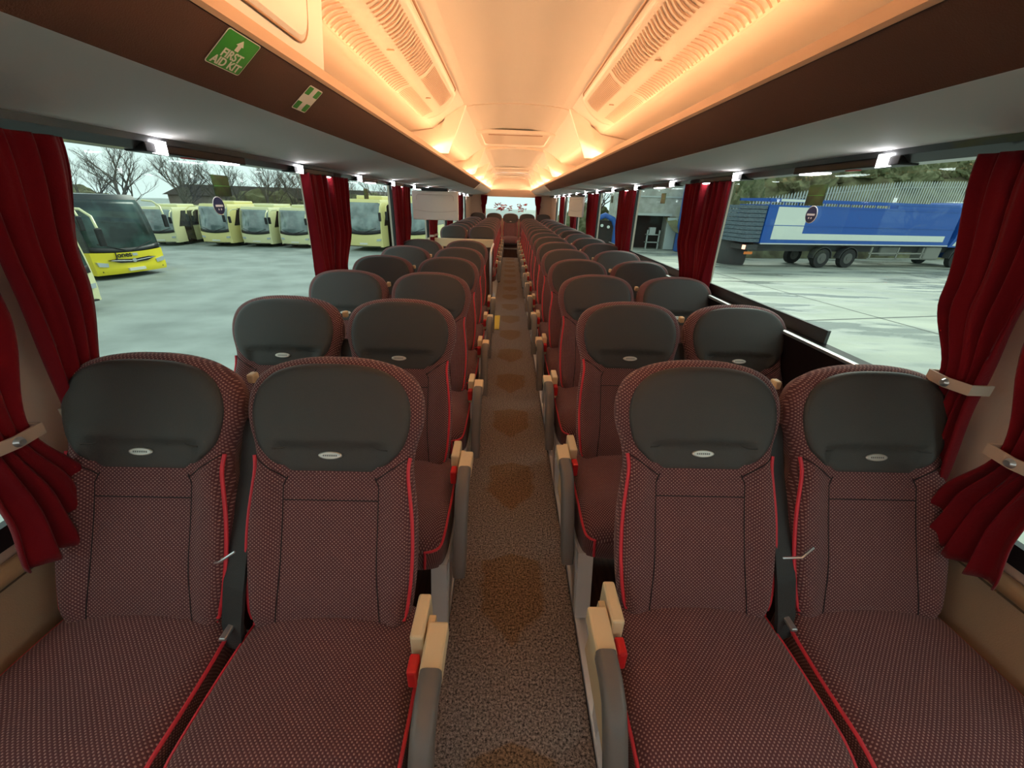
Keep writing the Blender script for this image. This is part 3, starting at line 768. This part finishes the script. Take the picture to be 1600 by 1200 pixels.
        for i in range(len(path)-1):
            for k in range(n): fs.append((i*n+k, i*n+(k+1) % n, (i+1)*n+(k+1) % n, (i+1)*n+k))
        fs += [tuple(range(n)), tuple(range((len(path)-1)*n, len(path)*n))]
        m = MB(); m.add(vs, fs); m.build('armrest', 'grey_plastic', root, True)
        lg = MB().prism([(-.47, .032), (-.39, .032), (-.05, .27), (-.05, .30), (-.40, .30)], 'x', *X(.205, .262)).build('leg', 'silver_paint', root)
        MB().prism([(-.12, .032), (-.06, .032), (-.03, .27), (-.12, .27)], 'x', *X(.21, .255)).build('leg', 'silver_paint', root)
        MB().prism([(-.455, .05), (-.43, .05), (-.20, .27), (-.36, .27)], 'x', *X(.262, .266)).build('leg_rib', 'steel', lg)
    return root
protos = {}
def place_seat(kind, x, y, label, group, z=0, rz=0):
    if kind not in protos: o = protos[kind] = make_seat(kind)
    else: o = dup(protos[kind])
    o.location = (x, y, z); o.rotation_euler = (0, 0, rz); tag(o, label, 'seat', group)
    return o
def row(s, y, where, group):
    sd_ = 'left' if s < 0 else 'right'
    place_seat((-s, s), s*.506, y, 'maroon aisle seat with black head pad, %s' % where, group)
    place_seat((0, -s), s*.998, y, 'maroon window seat with black head pad, %s' % where, group)
for k in range(6): row(-1, .715+.715*k, 'in the %s row on the left' % ORD[k], 'coach seats of the front left block')
for k in range(7): row(-1, 7.08+.69*k, 'in the %s row behind the left partition' % ORD[k], 'coach seats of the rear left block')
for k in range(15): row(1, .76+.735*k, 'in the %s row on the right' % ORD[k], 'coach seats along the right side')
for k, x in enumerate((-.998, -.506, 0, .506, .998)):
    place_seat((0, 1 if x <= 0 else -1), x, 12.95, 'maroon coach seat on the rear bench, %s' % ('far left end', 'left of the centre seat', 'facing down the aisle', 'right of the centre seat', 'far right end')[k], 'seats of the rear bench', .07)
# floor rails that carry the legs
for k, s in enumerate((-1, 1)):
    m = MB().box(*sorted((s*.246, s*.304)), .1, 12.15, 0, .012).box(*sorted((s*.246, s*.262)), .1, 12.15, 0, .032).box(*sorted((s*.288, s*.304)), .1, 12.15, 0, .032)
    o = m.build('trim_%d' % (5+k), 'silver_paint'); tag(o, kind='structure')

# partition with stairwell rail on the left
r = empty('partition', (-.78, 6.42, 0), 0, 'beige topped dark brown partition behind the sixth left row', 'partition')
MB().box(-.49, .49, 0, .03, .0, .86).build('partition_panel', 'laminate', r)
MB().box(-.50, .50, -.02, .05, .85, .965, .008).build('top_board', 'beige_plastic', r)
r = empty('handrail', (-.26, 5.0, 0), 0, 'silver handrail beside the stairwell left of the aisle', 'handrail')
MB().tube([(0, .0, .42), (0, .0, .86), (0, .05, .93), (0, .25, .95), (0, .9, .95)], .014, 10).build('rail_tube', 'steel', r, True)
MB().box(-.02, .02, -.03, .03, .0, .42, .005).build('rail_foot', 'black_plastic', r)
MB().tube([(.03, -.02, .02), (.03, .25, .40)], .012, 8).build('rail_brace', 'steel', r, True)
o = MB().box(-.185, -.145, 4.93, 5.60, .0, .010).box(-.245, -.185, 4.93, 5.6, 0, .006).build('step_edge_strip', 'yellow_paint'); 
tag(o, 'yellow marking strip on the floor at the left stairwell edge', 'marking strip')

# ------------------------------------------------------------------ outdoors (ground 1.8 m below the aisle floor)
G = -1.8
o = poly('ground_left', [(-160, -60, G), (4, -60, G), (4, 200, G), (-160, 200, G)], [(0, 1, 2, 3)], 'asphalt'); tag(o, kind='structure')
o = poly('ground_right', [(4, -60, G), (160, -60, G), (160, 200, G), (4, 200, G)], [(0, 1, 2, 3)], 'concrete'); tag(o, kind='structure')
jm = MB()
for (x0, y0, x1, y1, w) in ((6, 12, 40, 19, .05), (8, 5, 30, 9.5, .07), (7, 4.2, 30, 8.9, .05), (6, 5.6, 20, 6.6, .05), (10, 20, 44, 24, .05), (14, 6, 11, 27, .04), (25, 8, 24, 30, .04)):
    d = Vector((x1-x0, y1-y0, 0)).normalized(); n = Vector((-d.y, d.x, 0))*w
    jm.add([(x0+n.x, y0+n.y, G+.004), (x0-n.x, y0-n.y, G+.004), (x1-n.x, y1-n.y, G+.004), (x1+n.x, y1+n.y, G+.004)], [(0, 1, 2, 3)])
o = jm.build('ground_joints', 'joint_dark', fix=False); o.name = 'trim_7'; tag(o, kind='structure')

def wheel(parent, x, y, z, r, w, axis='x', name='wheel'):
    o = MB().cyl((x, y, z), r, w, axis, 24).build(name, 'tyre', parent, True)
    e = .012; d = w/2
    h = MB()
    for s in (-1, 1):
        c = (x+s*(d+e/2), y, z) if axis == 'x' else (x, y+s*(d+e/2), z)
        h.cyl(c, r*.56, e, axis, 20)
        c = (x+s*(d+e), y, z) if axis == 'x' else (x, y+s*(d+e), z)
        h.cyl(c, r*.22, .04, axis, 12)
    h.build('hub', 'hub', o, True)
    return o
def bus(name, label, loc, rz, Wd, L, H, body, screen='windscreen', roof=None, group=None, sill=.36, letter=None, ac=True, raked=.42):
    """front faces local -Y at y=0, wheels on z=0"""
    r = empty(name, loc, rz, label, 'bus', group)
    hw = Wd/2
    def front(x, z):
        t = max(0, (z-.35*H)/(H*.65)); return raked*t**1.7+.16*(x/hw)**2+ (.05 if z < .22*H else 0)
    zs = [.09*H, .13*H, .22*H, .30*H, .36*H, .45*H, .55*H, .65*H, .75*H, .84*H, .91*H, .96*H, .99*H]
    def wx(z): return hw*(1 if z < .85*H else 1-.10*((z-.85*H)/(.15*H))**2)
    N = 10; vs = []; fs = []
    for z in zs:
        for i in range(N+1):
            x = (i/N*2-1)*wx(z); vs.append((x, front(x/wx(z)*hw, z), z))
    for j in range(len(zs)-1):
        for i in range(N): a = j*(N+1)+i; fs.append((a, a+1, a+N+2, a+N+1))
    # sides, roof and rear
    nb = len(vs)
    for z in zs: vs += [(-wx(z), L, z), (wx(z), L, z)]
    for j in range(len(zs)-1):
        fs.append((j*(N+1), (j+1)*(N+1), nb+2*j+2, nb+2*j)); fs.append((j*(N+1)+N, nb+2*j+1, nb+2*j+3, (j+1)*(N+1)+N)); fs.append((nb+2*j, nb+2*j+2, nb+2*j+3, nb+2*j+1))
    t = (len(zs)-1)
    fs.append(tuple(t*(N+1)+i for i in range(N+1))+(nb+2*t+1, nb+2*t)); fs.append(tuple(range(N+1))[::-1]+(nb, nb+1))
    bm = MB(); bm.add(vs, fs); bm.build('bus_body', body, r, True)
    # windscreen patch
    z0, z1 = sill*H, .93*H; vs = []; fs = []; K = 12
    for j in range(K+1):
        for i in range(N+1):
            u = i/N*2-1; z = z0+(z1-z0)*j/K - (.035*H*(1-u*u) if j == 0 else 0)
            x = u*(wx(z)-.05); vs.append((x, front(x/wx(z)*hw, z)-.018, z))
    for j in range(K):
        for i in range(N): a = j*(N+1)+i; fs.append((a, a+1, a+N+2, a+N+1))
    ws = poly('windscreen', vs, fs, screen, r, True); md = ws.modifiers.new('t', 'SOLIDIFY'); md.thickness = .02
    # black lower band
    vs = []; 
    for j in (0, 1):
        for i in range(N+1):
            u = i/N*2-1; z = (z0-.035*H*(1-u*u))+j*.07*H; x = u*(wx(z)-.05); vs.append((x, front(x/wx(z)*hw, z)-.03, z))
    b = poly('windscreen_band', vs, [(i, i+1, N+2+i, N+1+i) for i in range(N)], 'black_plastic', r, True); b.modifiers.new('t', 'SOLIDIFY').thickness = .01
    # wipers
    m = MB()
    for sx in (-1, 1): m.tube([(sx*.1*hw, front(.1*hw, z0)-.05, z0+.03), (sx*.75*hw, front(.75*hw, z0+.12*H)-.05, z0+.10*H)], .015, 5)
    m.build('wiper', 'black_plastic', r)
    # side windows
    for sx in (-1, 1):
        m = MB().prism([(.55+raked*.4, .50*H), (.95+raked*.9, .90*H), (L-.5, .90*H), (L-.5, .50*H)], 'x', *sorted((sx*(hw-.02), sx*(hw+.012))))
        m.build('side_windows', 'side_glass', r)
        m = MB().prism(rrect(1.75, .45*H, .95, .78*H, .08), 'x', *sorted((sx*(hw-.02), sx*(hw+.02))))
        m.build('entrance_door', 'side_glass', r)
        m = MB().prism([(sx*(hw-.40)+q*.0, 0) for q in ()] or [(sx*(hw-.06), .26*H), (sx*(hw-.46), .245*H), (sx*(hw-.42), .205*H), (sx*(hw-.08), .215*H)], 'y', front(hw*.8, .2*H)-.07, front(hw*.8, .2*H)+.08)
        m.build('headlight', 'headlight', r)
        # mirror on a curved arm
        a = MB().tube([(sx*(hw-.05), .25, .93*H), (sx*(hw+.18), .0, .92*H), (sx*(hw+.22), -.28, .86*H), (sx*(hw+.20), -.38, .76*H)], .035, 8).build('mirror_arm', body if body != 'coach_black' else 'bus_pale', r, True)
        MB().box(sx*(hw+.20)-.08, sx*(hw+.20)+.08, -.44, -.34, .60*H, .76*H, .03).build('mirror', 'black_plastic', a)
        for yy in (2.6 if L > 8 else 1.45, L-2.6):
            wheel(r, sx*(hw-.15), yy, .155*H, .155*H, .28)
    # grille, plate, bumper line
    MB().prism([(-.30*hw-.1, .225*H), (.30*hw+.1, .225*H), (.22*hw, .20*H), (-.22*hw, .20*H)], 'y', front(0, .21*H)-.02, .1).build('grille', 'black_plastic', r)
    MB().box(-.26, .26, front(0, .15*H)-.03, .1, .135*H, .17*H).build('number_plate', 'plate', r)
    MB().box(-hw+.15, hw-.15, front(0, .1*H)-.015, .2, .095*H, .11*H).build('bumper_slot', 'black_plastic', r)
    MB().tube([(-hw*.9, front(hw*.9, .19*H)-.01, .19*H), (-hw*.4, front(hw*.4, .185*H)-.012, .183*H), (hw*.4, front(hw*.4, .185*H)-.012, .183*H), (hw*.9, front(hw*.9, .19*H)-.01, .19*H)], .012, 5).build('bumper_line', 'grey_plastic', r)
    if ac: MB().box(-hw*.7, hw*.7, 1.6, 3.6, .98*H, 1.06*H, .06).build('roof_unit', roof or body, r)
    if letter:
        flat_text('lettering', letter, .30, 'black_plastic', r, (-.55, front(.5, .30*H)-.04, .272*H), 'CENTER', (PI/2, 0, math.radians(-6)), bold=.006, ext=.004)
        MB().box(.0, .22, front(.1, .3*H)-.03, .1, .275*H, .31*H).build('logo_patch', 'headlight', r)
    return r
# large coach: black glass front and yellow bumper, front face runs from (-15.83,15.8) to (-15.13,18.26)
def coach():
    H = 3.12; Wd = 2.56
    r = bus('parked_coach', 'black fronted coach with yellow bumper lettered Jones, left window', (-15.48, 17.05, G), math.radians(74.1), Wd, 11.5, H, 'coach_black', 'windscreen_dark', sill=.33, ac=False, raked=.5)
    # yellow lower front
    hw = Wd/2
    def front(x, z): return .16*(x/hw)**2+(.03 if z < .2*H else 0)
    N = 12; vs = []; rows_ = [.06*H, .10*H, .14*H, .20*H, .27*H, .315*H]
    for k, z in enumerate(rows_):
        for i in range(N+1):
            u = i/N*2-1; zz = z+(.02*H*(u*u) if k == len(rows_)-1 else 0); vs.append((u*(hw+.02), front(u*hw, z)-.06-(.05 if 1 <= k <= 2 else 0), zz))
    nn = len(rows_)
    for k, z in enumerate(rows_): vs += [(-(hw+.02), 1.1, z), (hw+.02, 1.1, z)]
    fs = [(j*(N+1)+i, j*(N+1)+i+1, (j+1)*(N+1)+i+1, (j+1)*(N+1)+i) for j in range(nn-1) for i in range(N)]
    b = nn*(N+1)
    for j in range(nn-1): fs += [(j*(N+1), (j+1)*(N+1), b+2*j+2, b+2*j), (j*(N+1)+N, b+2*j+1, b+2*j+3, (j+1)*(N+1)+N)]
    m = MB(); m.add(vs, fs); m.build('yellow_front', 'bus_yellow', r, True, fix=False)
    MB().prism([(-.62, .245*H), (.0, .23*H), (.62, .245*H), (.85, .235*H), (.5, .195*H), (0, .185*H), (-.5, .195*H), (-.85, .235*H)], 'y', -.10, 0).build('front_grille', 'black_plastic', r)
    MB().tube([(-.8, -.09, .232*H), (0, -.11, .207*H), (.8, -.09, .232*H)], .014, 6).build('grille_chrome', 'steel', r, True)
    MB().cyl((0, -.115, .215*H), .075, .02, 'y', 20).build('grille_emblem', 'steel', r)
    for sx in (-1, 1):
        MB().prism([(sx*1.24, .225*H), (sx*.88, .20*H), (sx*.90, .155*H), (sx*1.2, .17*H)], 'y', -.02, .25).build('front_headlight', 'headlight', r)
    MB().box(-.30, .30, -.16, -.05, .09*H, .125*H).build('front_number_plate', 'plate', r)
    flat_text('lettering', 'Jones', .27, 'black_plastic', r, (-.30, -.075, .262*H), 'CENTER', (PI/2, 0, 0), bold=.006, ext=.004)
    MB().box(.02, .20, -.085, -.06, .268*H, .30*H).build('logo_patch', 'headlight', r)
    MB().box(.35, .80, .1, .14, .42*H, .53*H).box(.10, .3, .02, .06, .37*H, .46*H).build('dashboard_paper', 'door_pale', r)
coach()
bus('parked_bus', 'cream bus front half hidden by the left curtain, nearest the viewer', (-12.35, 10.7, G), math.radians(74.1), 2.5, 10, 3.0, 'bus_pale', 'windscreen_dark', ac=False)
RB = 'cream minibuses parked in a row'
bus('parked_minibus', 'cream minibus with dark side door, leftmost beside the black coach', (-22.6, 27.4, G), math.radians(8), 1.9, 6.5, 2.35, 'bus_pale', group=RB)
bus('parked_minibus', 'small cream minibus front squeezed behind the leftmost minibus', (-21.0, 30.2, G), math.radians(4), 1.3, 6.5, 2.35, 'bus_pale', group=RB)
bus('parked_minibus', 'cream minibus in the row just below the round blue window sticker', (-19.4, 27.95, G), math.radians(-3), 2.0, 8, 2.62, 'bus_cream', group=RB)
bus('parked_minibus', 'cream minibus with bluish windscreen in the middle of the row', (-16.9, 28.2, G), math.radians(-3), 2.0, 8, 2.50, 'bus_pale', group=RB)
bus('parked_minibus', 'cream minibus in the row just left of the second red curtain', (-14.4, 28.3, G), math.radians(-3), 2.0, 8, 2.52, 'bus_pale', group=RB)
bus('parked_coach', 'pale yellow coach front between the second and third left curtains', (-9.6, 27.7, G), math.radians(-6), 2.5, 10, 3.2, 'bus_cream')
bus('parked_coach', 'pale yellow coach partly hidden behind the third left curtain', (-6.6, 28.4, G), math.radians(-6), 2.45, 10, 3.25, 'bus_cream')

# truck with blue box body, wheels on a line from (20,26.5) to (31.7,28.8)
def truck():
    r = empty('box_truck', (20.0, 26.5, G), math.radians(11.1), 'long blue truck with a white L stripe along its side', 'truck')
    # local x forward, y away from the coach (near side at y=-.05)
    z = lambda w: w-G
    y0, y1 = -.15, 2.35
    bd = MB().box(-4.9, 9.9, y0, y1, z(-.36), z(1.80)).build('box_body', 'truck_blue', r)
    rl = MB().box(-5.0, 9.5, y0-.03, y0+.12, z(2.0), z(2.14)).box(-5.0, 9.5, y1-.12, y1, z(2.0), z(2.14)).box(9.35, 9.5, y0, y1, z(2.0), z(2.14)).box(-5, -4.85, y0, y1, z(2.0), z(2.14)).build('top_rail', 'truck_blue', r)
    pm = MB()
    for k in range(16): pm.box(-4.9+.96*k, -4.86+.96*k, y0-.0, y0+.04, z(1.78), z(2.02))
    pm.build('rail_posts', 'truck_blue', r)
    MB().box(4.5, 9.9, y0-.01, y0+.5, z(1.80), z(2.02)).build('rail_infill', 'truck_blue', r)
    MB().box(-4.25, -2.1, y0-.02, y0, z(-.12), z(1.72)).box(-4.25, -2.1, y0-.04, y0-.03, z(1.98), z(2.12)).build('white_stripe', 'truck_white', r)
    MB().box(-2.1, 9.35, y0-.02, y0, z(-.12), z(.24)).build('white_stripe', 'truck_white', r)
    MB().box(-4.9, 9.9, y0-.03, y0-.0, z(.66), z(.70)).box(-4.9, 9.9, y0-.03, y0, z(1.70), z(1.76)).build('body_rib', 'truck_blue', bd)
    MB().box(-4.9, 9.9, y0-.04, y0+.05, z(-.40), z(-.33)).build('side_rail', 'steel', r)
    MB().box(-4.9, 11.0, .4, 1.9, z(-.85), z(-.4)).build('chassis', 'truck_dark', r)
    MB().box(-5.7, -4.9, y0+.1, y1-.1, z(-.75), z(-.45)).build('tail_frame', 'truck_dark', r)
    for yy in (y0+.15, y1-.35): MB().box(-5.78, -5.6, yy, yy+.2, z(-.72), z(-.48)).build('tail_light', 'tail_lit', r)
    MB().box(-5.75, -5.2, y0+.05, y0+.12, z(-1.0), z(-.85)).build('marker_board', 'orange_lens', r)
    st = MB()
    for k in range(9): st.box(-6.1+.02*(k % 2), -4.95, y0+.05, y1-.1, z(-.3+.23*k), z(-.3+.23*k+.2))
    st.build('rear_slatted_gate', 'crate_blue', r)
    for x in (0.0, 2.05): 
        for yy in (.0, 2.1): wheel(r, x, yy, .58, .58, .32, 'y')
    for yy in (.0, 2.1): wheel(r, 11.3, yy, .60, .60, .32, 'y')
    for x in (0.0, 2.05):
        pts = [(x+.72*math.cos(a), 0, .60+.68*math.sin(a)) for a in [PI*k/10 for k in range(11)]]
        f = MB(); vs = []
        for p in pts: vs += [(p[0], y0-.02, p[2]), (p[0], y0+.4, p[2])]
        f.add(vs, [(2*k, 2*k+1, 2*k+3, 2*k+2) for k in range(10)]); o = f.build('mudguard', 'truck_dark', r, fix=False); o.modifiers.new('t', 'SOLIDIFY').thickness = .04
    MB().box(3.6, 8.2, y0, y0+.05, z(-.92), z(-.84)).box(3.6, 8.2, y0, y0+.05, z(-1.25), z(-1.17)).box(3.7, 3.8, y0, y0+.06, z(-1.25), z(-.5)).box(5.9, 6.0, y0, y0+.06, z(-1.25), z(-.5)).box(8.0, 8.1, y0, y0+.06, z(-1.25), z(-.5)).build('side_guard', 'truck_grey', r)
    MB().box(5.0, 6.6, .25, .8, z(-1.1), z(-.5), .08).build('fuel_tank', 'truck_grey', r)
    MB().box(8.4, 9.8, y0+.1, .8, z(-1.3), z(-.45), .1).build('battery_box', 'truck_grey', r)
    cab = MB().prism([(10.05, z(-.45)), (10.35, z(.1)), (10.35, z(2.05)), (10.6, z(2.3)), (12.3, z(2.22)), (12.65, z(1.9)), (12.95, z(.6)), (12.95, z(-1.2)), (12.2, z(-1.3)), (12.05, z(-.7)), (11.3, z(-.45)), (10.5, z(-.45))], 'y', y0, y1).build('cab', 'truck_blue', r)
    MB().prism([(10.9, z(1.1)), (10.9, z(1.65)), (12.5, z(1.65)), (12.72, z(.95)), (11.4, z(.95))], 'y', y0-.02, y0).build('cab_window', 'side_glass', cab)
    MB().prism([(10.35, z(-.35)), (12.95, z(-.35)), (12.95, z(.25)), (10.75, z(.25))], 'y', y0-.02, y0).build('cab_white_panel', 'truck_white', cab)
    MB().prism([(12.60, z(2.0)), (12.99, z(.6)), (13.02, z(.6)), (12.66, z(2.0))], 'y', y0+.1, y1-.1).build('cab_windscreen', 'side_glass', cab)
    f = MB(); vs = []
    for a in [PI*k/10 for k in range(11)]: vs += [(11.3+.78*math.cos(a), y0-.03, .62+.78*math.sin(a)), (11.3+.78*math.cos(a), y0+.4, .62+.78*math.sin(a))]
    f.add(vs, [(2*k, 2*k+1, 2*k+3, 2*k+2) for k in range(10)]); o = f.build('mudguard', 'truck_dark', r, fix=False); o.modifiers.new('t', 'SOLIDIFY').thickness = .05
truck()

# palisade fence on the rising bank behind the truck
def fence():
    P0 = Vector((20.0, 32.5, 0)); a = math.radians(11.1); d = Vector((math.cos(a), math.sin(a), 0))
    r = empty('palisade_fence', (20, 32.5, G), a, 'pale steel palisade fence rising on the bank behind the blue truck', 'fence')
    tops = [(-14, .9), (-4, 1.55), (-1, 2.37), (3.8, 3.2), (11.4, 3.88), (19.2, 4.17), (45, 4.9)]
    def top(s):
        for (a0, z0), (a1, z1) in zip(tops[:-1], tops[1:]):
            if a0 <= s <= a1: return z0+(z1-z0)*(s-a0)/(a1-a0)
        return tops[-1][1]
    pm = MB(); s_ = -5.2
    pales = []
    while s_ < 34:
        t = top(s_)-G; pm.prism([(s_-.06, t-2.4), (s_+.06, t-2.4), (s_+.06, t-.14), (s_, t), (s_-.06, t-.14)], 'y', -.015, .015); s_ += .26
    pp = pm.build('pale', 'fence_steel', r); pp['kind'] = 'stuff'
    for off in (.45, 1.9):
        m = MB(); ss = [-5.2+1.1*k for k in range(36)]
        m.tube([(q, .04, top(q)-G-off) for q in ss], .03, 4); m.build('fence_rail', 'fence_steel', r)
    return top
ftop = fence()
# bank and scrub behind the fence
def bank():
    rnd = random.Random(3); vs = []; fs = []; NX, NY = 90, 26; a = math.radians(11.1); d = Vector((math.cos(a), math.sin(a), 0)); n = Vector((-d.y, d.x, 0))
    for j in range(NY+1):
        for i in range(NX+1):
            s_ = -5.5+68*i/NX; t = 4.4+26*(j/NY)
            base = ftop(min(s_, 44))-2.3
            rise = max(0, t-6)*.62*(.55+.45*sm(-6, 10, s_))
            z = (G if j == 0 else (G+(base-G)*sm(4.4, 5.8, t)))+rise+rnd.uniform(-.25, .25)*(1 if t > 6.5 else 0)+(.5*math.sin(s_*.7+t)+.4*math.sin(s_*1.9-t*.8))*(1 if t > 7 else 0)
            p = Vector((20, 26.5, 0))+d*s_+n*t; vs.append((p.x, p.y, z))
    for j in range(NY):
        for i in range(NX): q = j*(NX+1)+i; fs.append((q, q+1, q+NX+2, q+NX+1))
    o = poly('bank', vs, fs, 'scrub', smooth=True); tag(o, kind='structure')
    return d, n
bd_, bn_ = bank()
def bush(name, loc, rx, ry, rz_, m, label, seed, cat='bush', group=None, lumps=1.0):
    rnd = random.Random(seed); bm = bmesh.new(); bmesh.ops.create_icosphere(bm, subdivisions=5, radius=1)
    ph = [rnd.uniform(0, 9) for _ in range(6)]
    for v in bm.verts:
        c = v.co; k = 1+lumps*(.16*math.sin(c.x*7+ph[0])*math.sin(c.y*6+ph[1])+.12*math.sin(c.z*9+ph[2]+c.x*4)+.08*math.sin(c.x*19+ph[3])*math.sin(c.z*17+ph[4])+rnd.uniform(-.07, .07))
        v.co = Vector((c.x*rx*k, c.y*ry*k, max(-.2, c.z*k)*rz_))
    me = bpy.data.meshes.new(name); bm.to_mesh(me); bm.free(); o = link(name, me, m); o.location = loc
    return tag(o, label, cat, group)
rnd = random.Random(12)
for k in range(22):
    s_ = -4+2.1*k+rnd.uniform(-.6, .6); t = 8.5+rnd.uniform(0, 5); p = Vector((20, 26.5, 0))+bd_*s_+bn_*t
    zz = ftop(min(s_, 44))-2.3+(t-6)*.62*(.55+.45*sm(-6, 10, s_))
    bush('bush', (p.x, p.y, zz), rnd.uniform(1.2, 2.2), 1.4, rnd.uniform(1.4, 3.0), rnd.choice(('scrub', 'scrub_green', 'scrub_green')), 'scrubby brown green bush on the bank behind the palisade fence', 50+k, group='bushes on the bank')

# yard buildings on the right
r = empty('workshop', (11.9, 35, G), 0, 'grey workshop with open dark doorway behind the right yard', 'building')
MB().box(-2.5, -1.75, 0, 6, 0, 5.2).box(1.15, 1.95, 0, 6, 0, 5.2).box(-1.75, 1.15, 0, 6, 2.75, 5.2).build('wall', 'cladding', r)
MB().box(-2.4, 2.4, 1.5, 5.9, 0, 4).build('dark_interior', 'dark_interior', r)
MB().box(-1.85, 1.25, -.12, .02, 2.6, 2.78).build('lintel', 'fence_steel', r)
MB().box(-2.5, 2.4, -.06, .02, 3.95, 4.05).build('cladding_band', 'fence_steel', r)
MB().box(.95, 1.75, -.25, -.12, .05, 2.5).build('sliding_door', 'door_pale', r)
m = MB(); m.box(-.6, -.5, .3, .4, 0, 1.5).box(.4, .5, .3, .4, 0, 1.5).box(-.6, .5, .3, .8, 1.1, 1.16).box(-.6, .5, .3, .8, .5, .56).box(-.4, .1, .35, .7, 1.16, 1.7)
o = m.build('workbench', 'fence_steel'); o.location = (12.1, 35, G); tag(o, 'pale metal workbench standing in the dark workshop doorway', 'workbench')
o = MB().box(-.45, .45, -.4, .4, 0, 4.9, .05).build('column', 'column_blue'); o.location = (14.0, 34.0, G); tag(o, 'tall blue column right of the workshop doorway', 'column')
o = MB().tube([(0, 0, 0), (0, 0, .1), (0, 0, .5), (0, 0, 1.0), (0, 0, 1.08)], [.3, .33, .36, .33, .3], 20).build('barrel', 'barrel_blue', None, True); o.location = (14.3, 31.5, G); tag(o, 'blue plastic barrel beside the rear of the blue truck', 'barrel')
o = MB().tube([(0, 0, 0), (0, 0, .1), (0, 0, .9), (0, 0, 1.08)], [.3, .33, .33, .3], 20).build('barrel', 'barrel_blue', None, True); o.location = (15.2, 32.5, G); tag(o, 'blue plastic barrel behind the second right curtain', 'barrel')
o = MB().tube([(0, 0, 0), (0, 0, .2), (0, 0, 1.5), (0, 0, 2.0), (0, 0, 2.2)], [.85, .9, .9, .65, .3], 24).build('water_tank', 'truck_dark', None, True); o.location = (14.7, 27.4, G); tag(o, 'dark round tank left of the blue truck tail', 'tank')
r = empty('blue_arch_machine', (8.0, 36, G), 0, 'blue arched machine seen between the third and fourth right curtains', 'machine')
MB().tube([(-1, 0, 0), (-1, 0, 1.6), (-.7, 0, 2.2), (0, 0, 2.5), (.7, 0, 2.2), (1, 0, 1.6), (1, 0, 0)], .22, 10).build('arch', 'column_blue', r, True)
MB().box(-.8, .8, .1, .5, .2, 2.1).build('dark_panel', 'dark_interior', r)
MB().cyl((-.2, -.05, 1.7), .12, .1, 'y').cyl((.35, -.05, 1.6), .12, .1, 'y').build('lamp_pair', 'truck_white', r)

# left background: warehouse, hedge belt and bare trees
r = empty('warehouse', (-37, 50, G), math.radians(-8), 'long brown warehouse behind the parked minibuses', 'building')
MB().box(-2, 24, 0, 12, 0, 3.0).build('wall', 'brick_far', r)
MB().prism([(-2.4, 2.9), (10, 2.9), (24.4, 2.9), (24.4, 3.1), (22, 3.9), (.6, 4.0)], 'y', -.3, 12).build('roof', 'roof_far', r)
for k, (x, y, rx, hz) in enumerate(((-52, 46, 6, 3.4), (-44, 45, 5, 3.2), (-40, 42, 3.5, 2.6), (-24, 42, 5, 3.4), (-17, 43, 5, 3.5), (-12, 44, 5, 3.6), (-31, 43, 4, 2.2))):
    bush('hedge', (x, y, G), rx, 2, hz, 'scrub', 'brown winter hedge behind the parked buses, clump %s from the left' % ORD[k], 90+k, 'hedge', 'hedge clumps behind the left yard', .6)
def tree_mesh(H, seed):
    rnd = random.Random(seed); m = MB()
    def grow(p, d, L, r, depth):
        q1 = p+d*L*.5+Vector((rnd.uniform(-.06, .06), rnd.uniform(-.06, .06), 0))*L
        q2 = q1+(d+Vector((rnd.uniform(-.2, .2), rnd.uniform(-.2, .2), rnd.uniform(0, .15)))).normalized()*L*.5
        m.tube([p, q1, q2], [r, r*.82, r*.62], 5 if depth < 2 else 3, False)
        if depth >= 6: return
        for k in range(3 if depth < 5 else 4):
            a = rnd.uniform(0, 2*PI); tilt = rnd.uniform(.30, .80)
            ax = Vector((math.cos(a), math.sin(a), 0)); nd = (d*math.cos(tilt)+ax*math.sin(tilt)+Vector((0, 0, .12))).normalized()
            st = q2 if k < 2 else q1
            grow(st, nd, L*rnd.uniform(.62, .8), r*(.58 if k < 2 else .42), depth+1)
    grow(Vector((0, 0, 0)), Vector((rnd.uniform(-.1, .1), 0, 1)).normalized(), H*.22, H*.021, 0)
    o = m.build('bare_tree', 'bark', None, False, fix=False)
    return o
variants = [tree_mesh(9, 200+k) for k in range(5)]
used_v = set()
def bare_tree(loc, H, seed, label, group='bare trees behind the left yard'):
    v = seed % 5
    o = variants[v] if v not in used_v else variants[v].copy()
    if v in used_v: C.objects.link(o)
    used_v.add(v)
    o.location = loc; o.rotation_euler = (0, 0, seed*1.3); k = H/9; o.scale = (k, k, k); tag(o, label, 'tree', group)
    return o
spots = sorted([(-44, 40, 8), (-41, 36, 9), (-38.5, 41, 9), (-36.5, 37, 10), (-34.6, 40, 9), (-32.6, 37, 11), (-31, 41, 9), (-29.2, 39, 9.5), (-27.6, 37.5, 9.5), (-25.8, 40, 9), (-24.2, 38, 8.5), (-22.8, 41, 9), (-21.2, 38, 9), (-19.6, 40, 8.5), (-17.6, 38.5, 8.5), (-15.4, 40, 8.5), (-12.6, 41, 8), (-9.4, 40, 9), (-6, 42, 9)])
for k, (x, y, h) in enumerate(spots):
    bare_tree((x, y, G), h, 200+k, 'bare winter tree behind the left yard, number %d of nineteen from the left' % (k+1))
for k, (x, y, h) in enumerate(((6.5, 46, 9), (9.5, 47, 10))):
    bare_tree((x, y, G), h, 301+k, 'bare winter tree beyond the right yard, %s of the two' % ('left', 'right')[k], 'bare trees beyond the right yard')
for k, (x, y) in enumerate(((9, 49), (17, 44))):
    bush('bush', (x, y, G), 4, 2, 3.2, 'scrub_green', 'green brown scrub beyond the right yard, clump %s from the left' % ORD[k], 130+k, group='scrub beyond the right yard', lumps=.6)
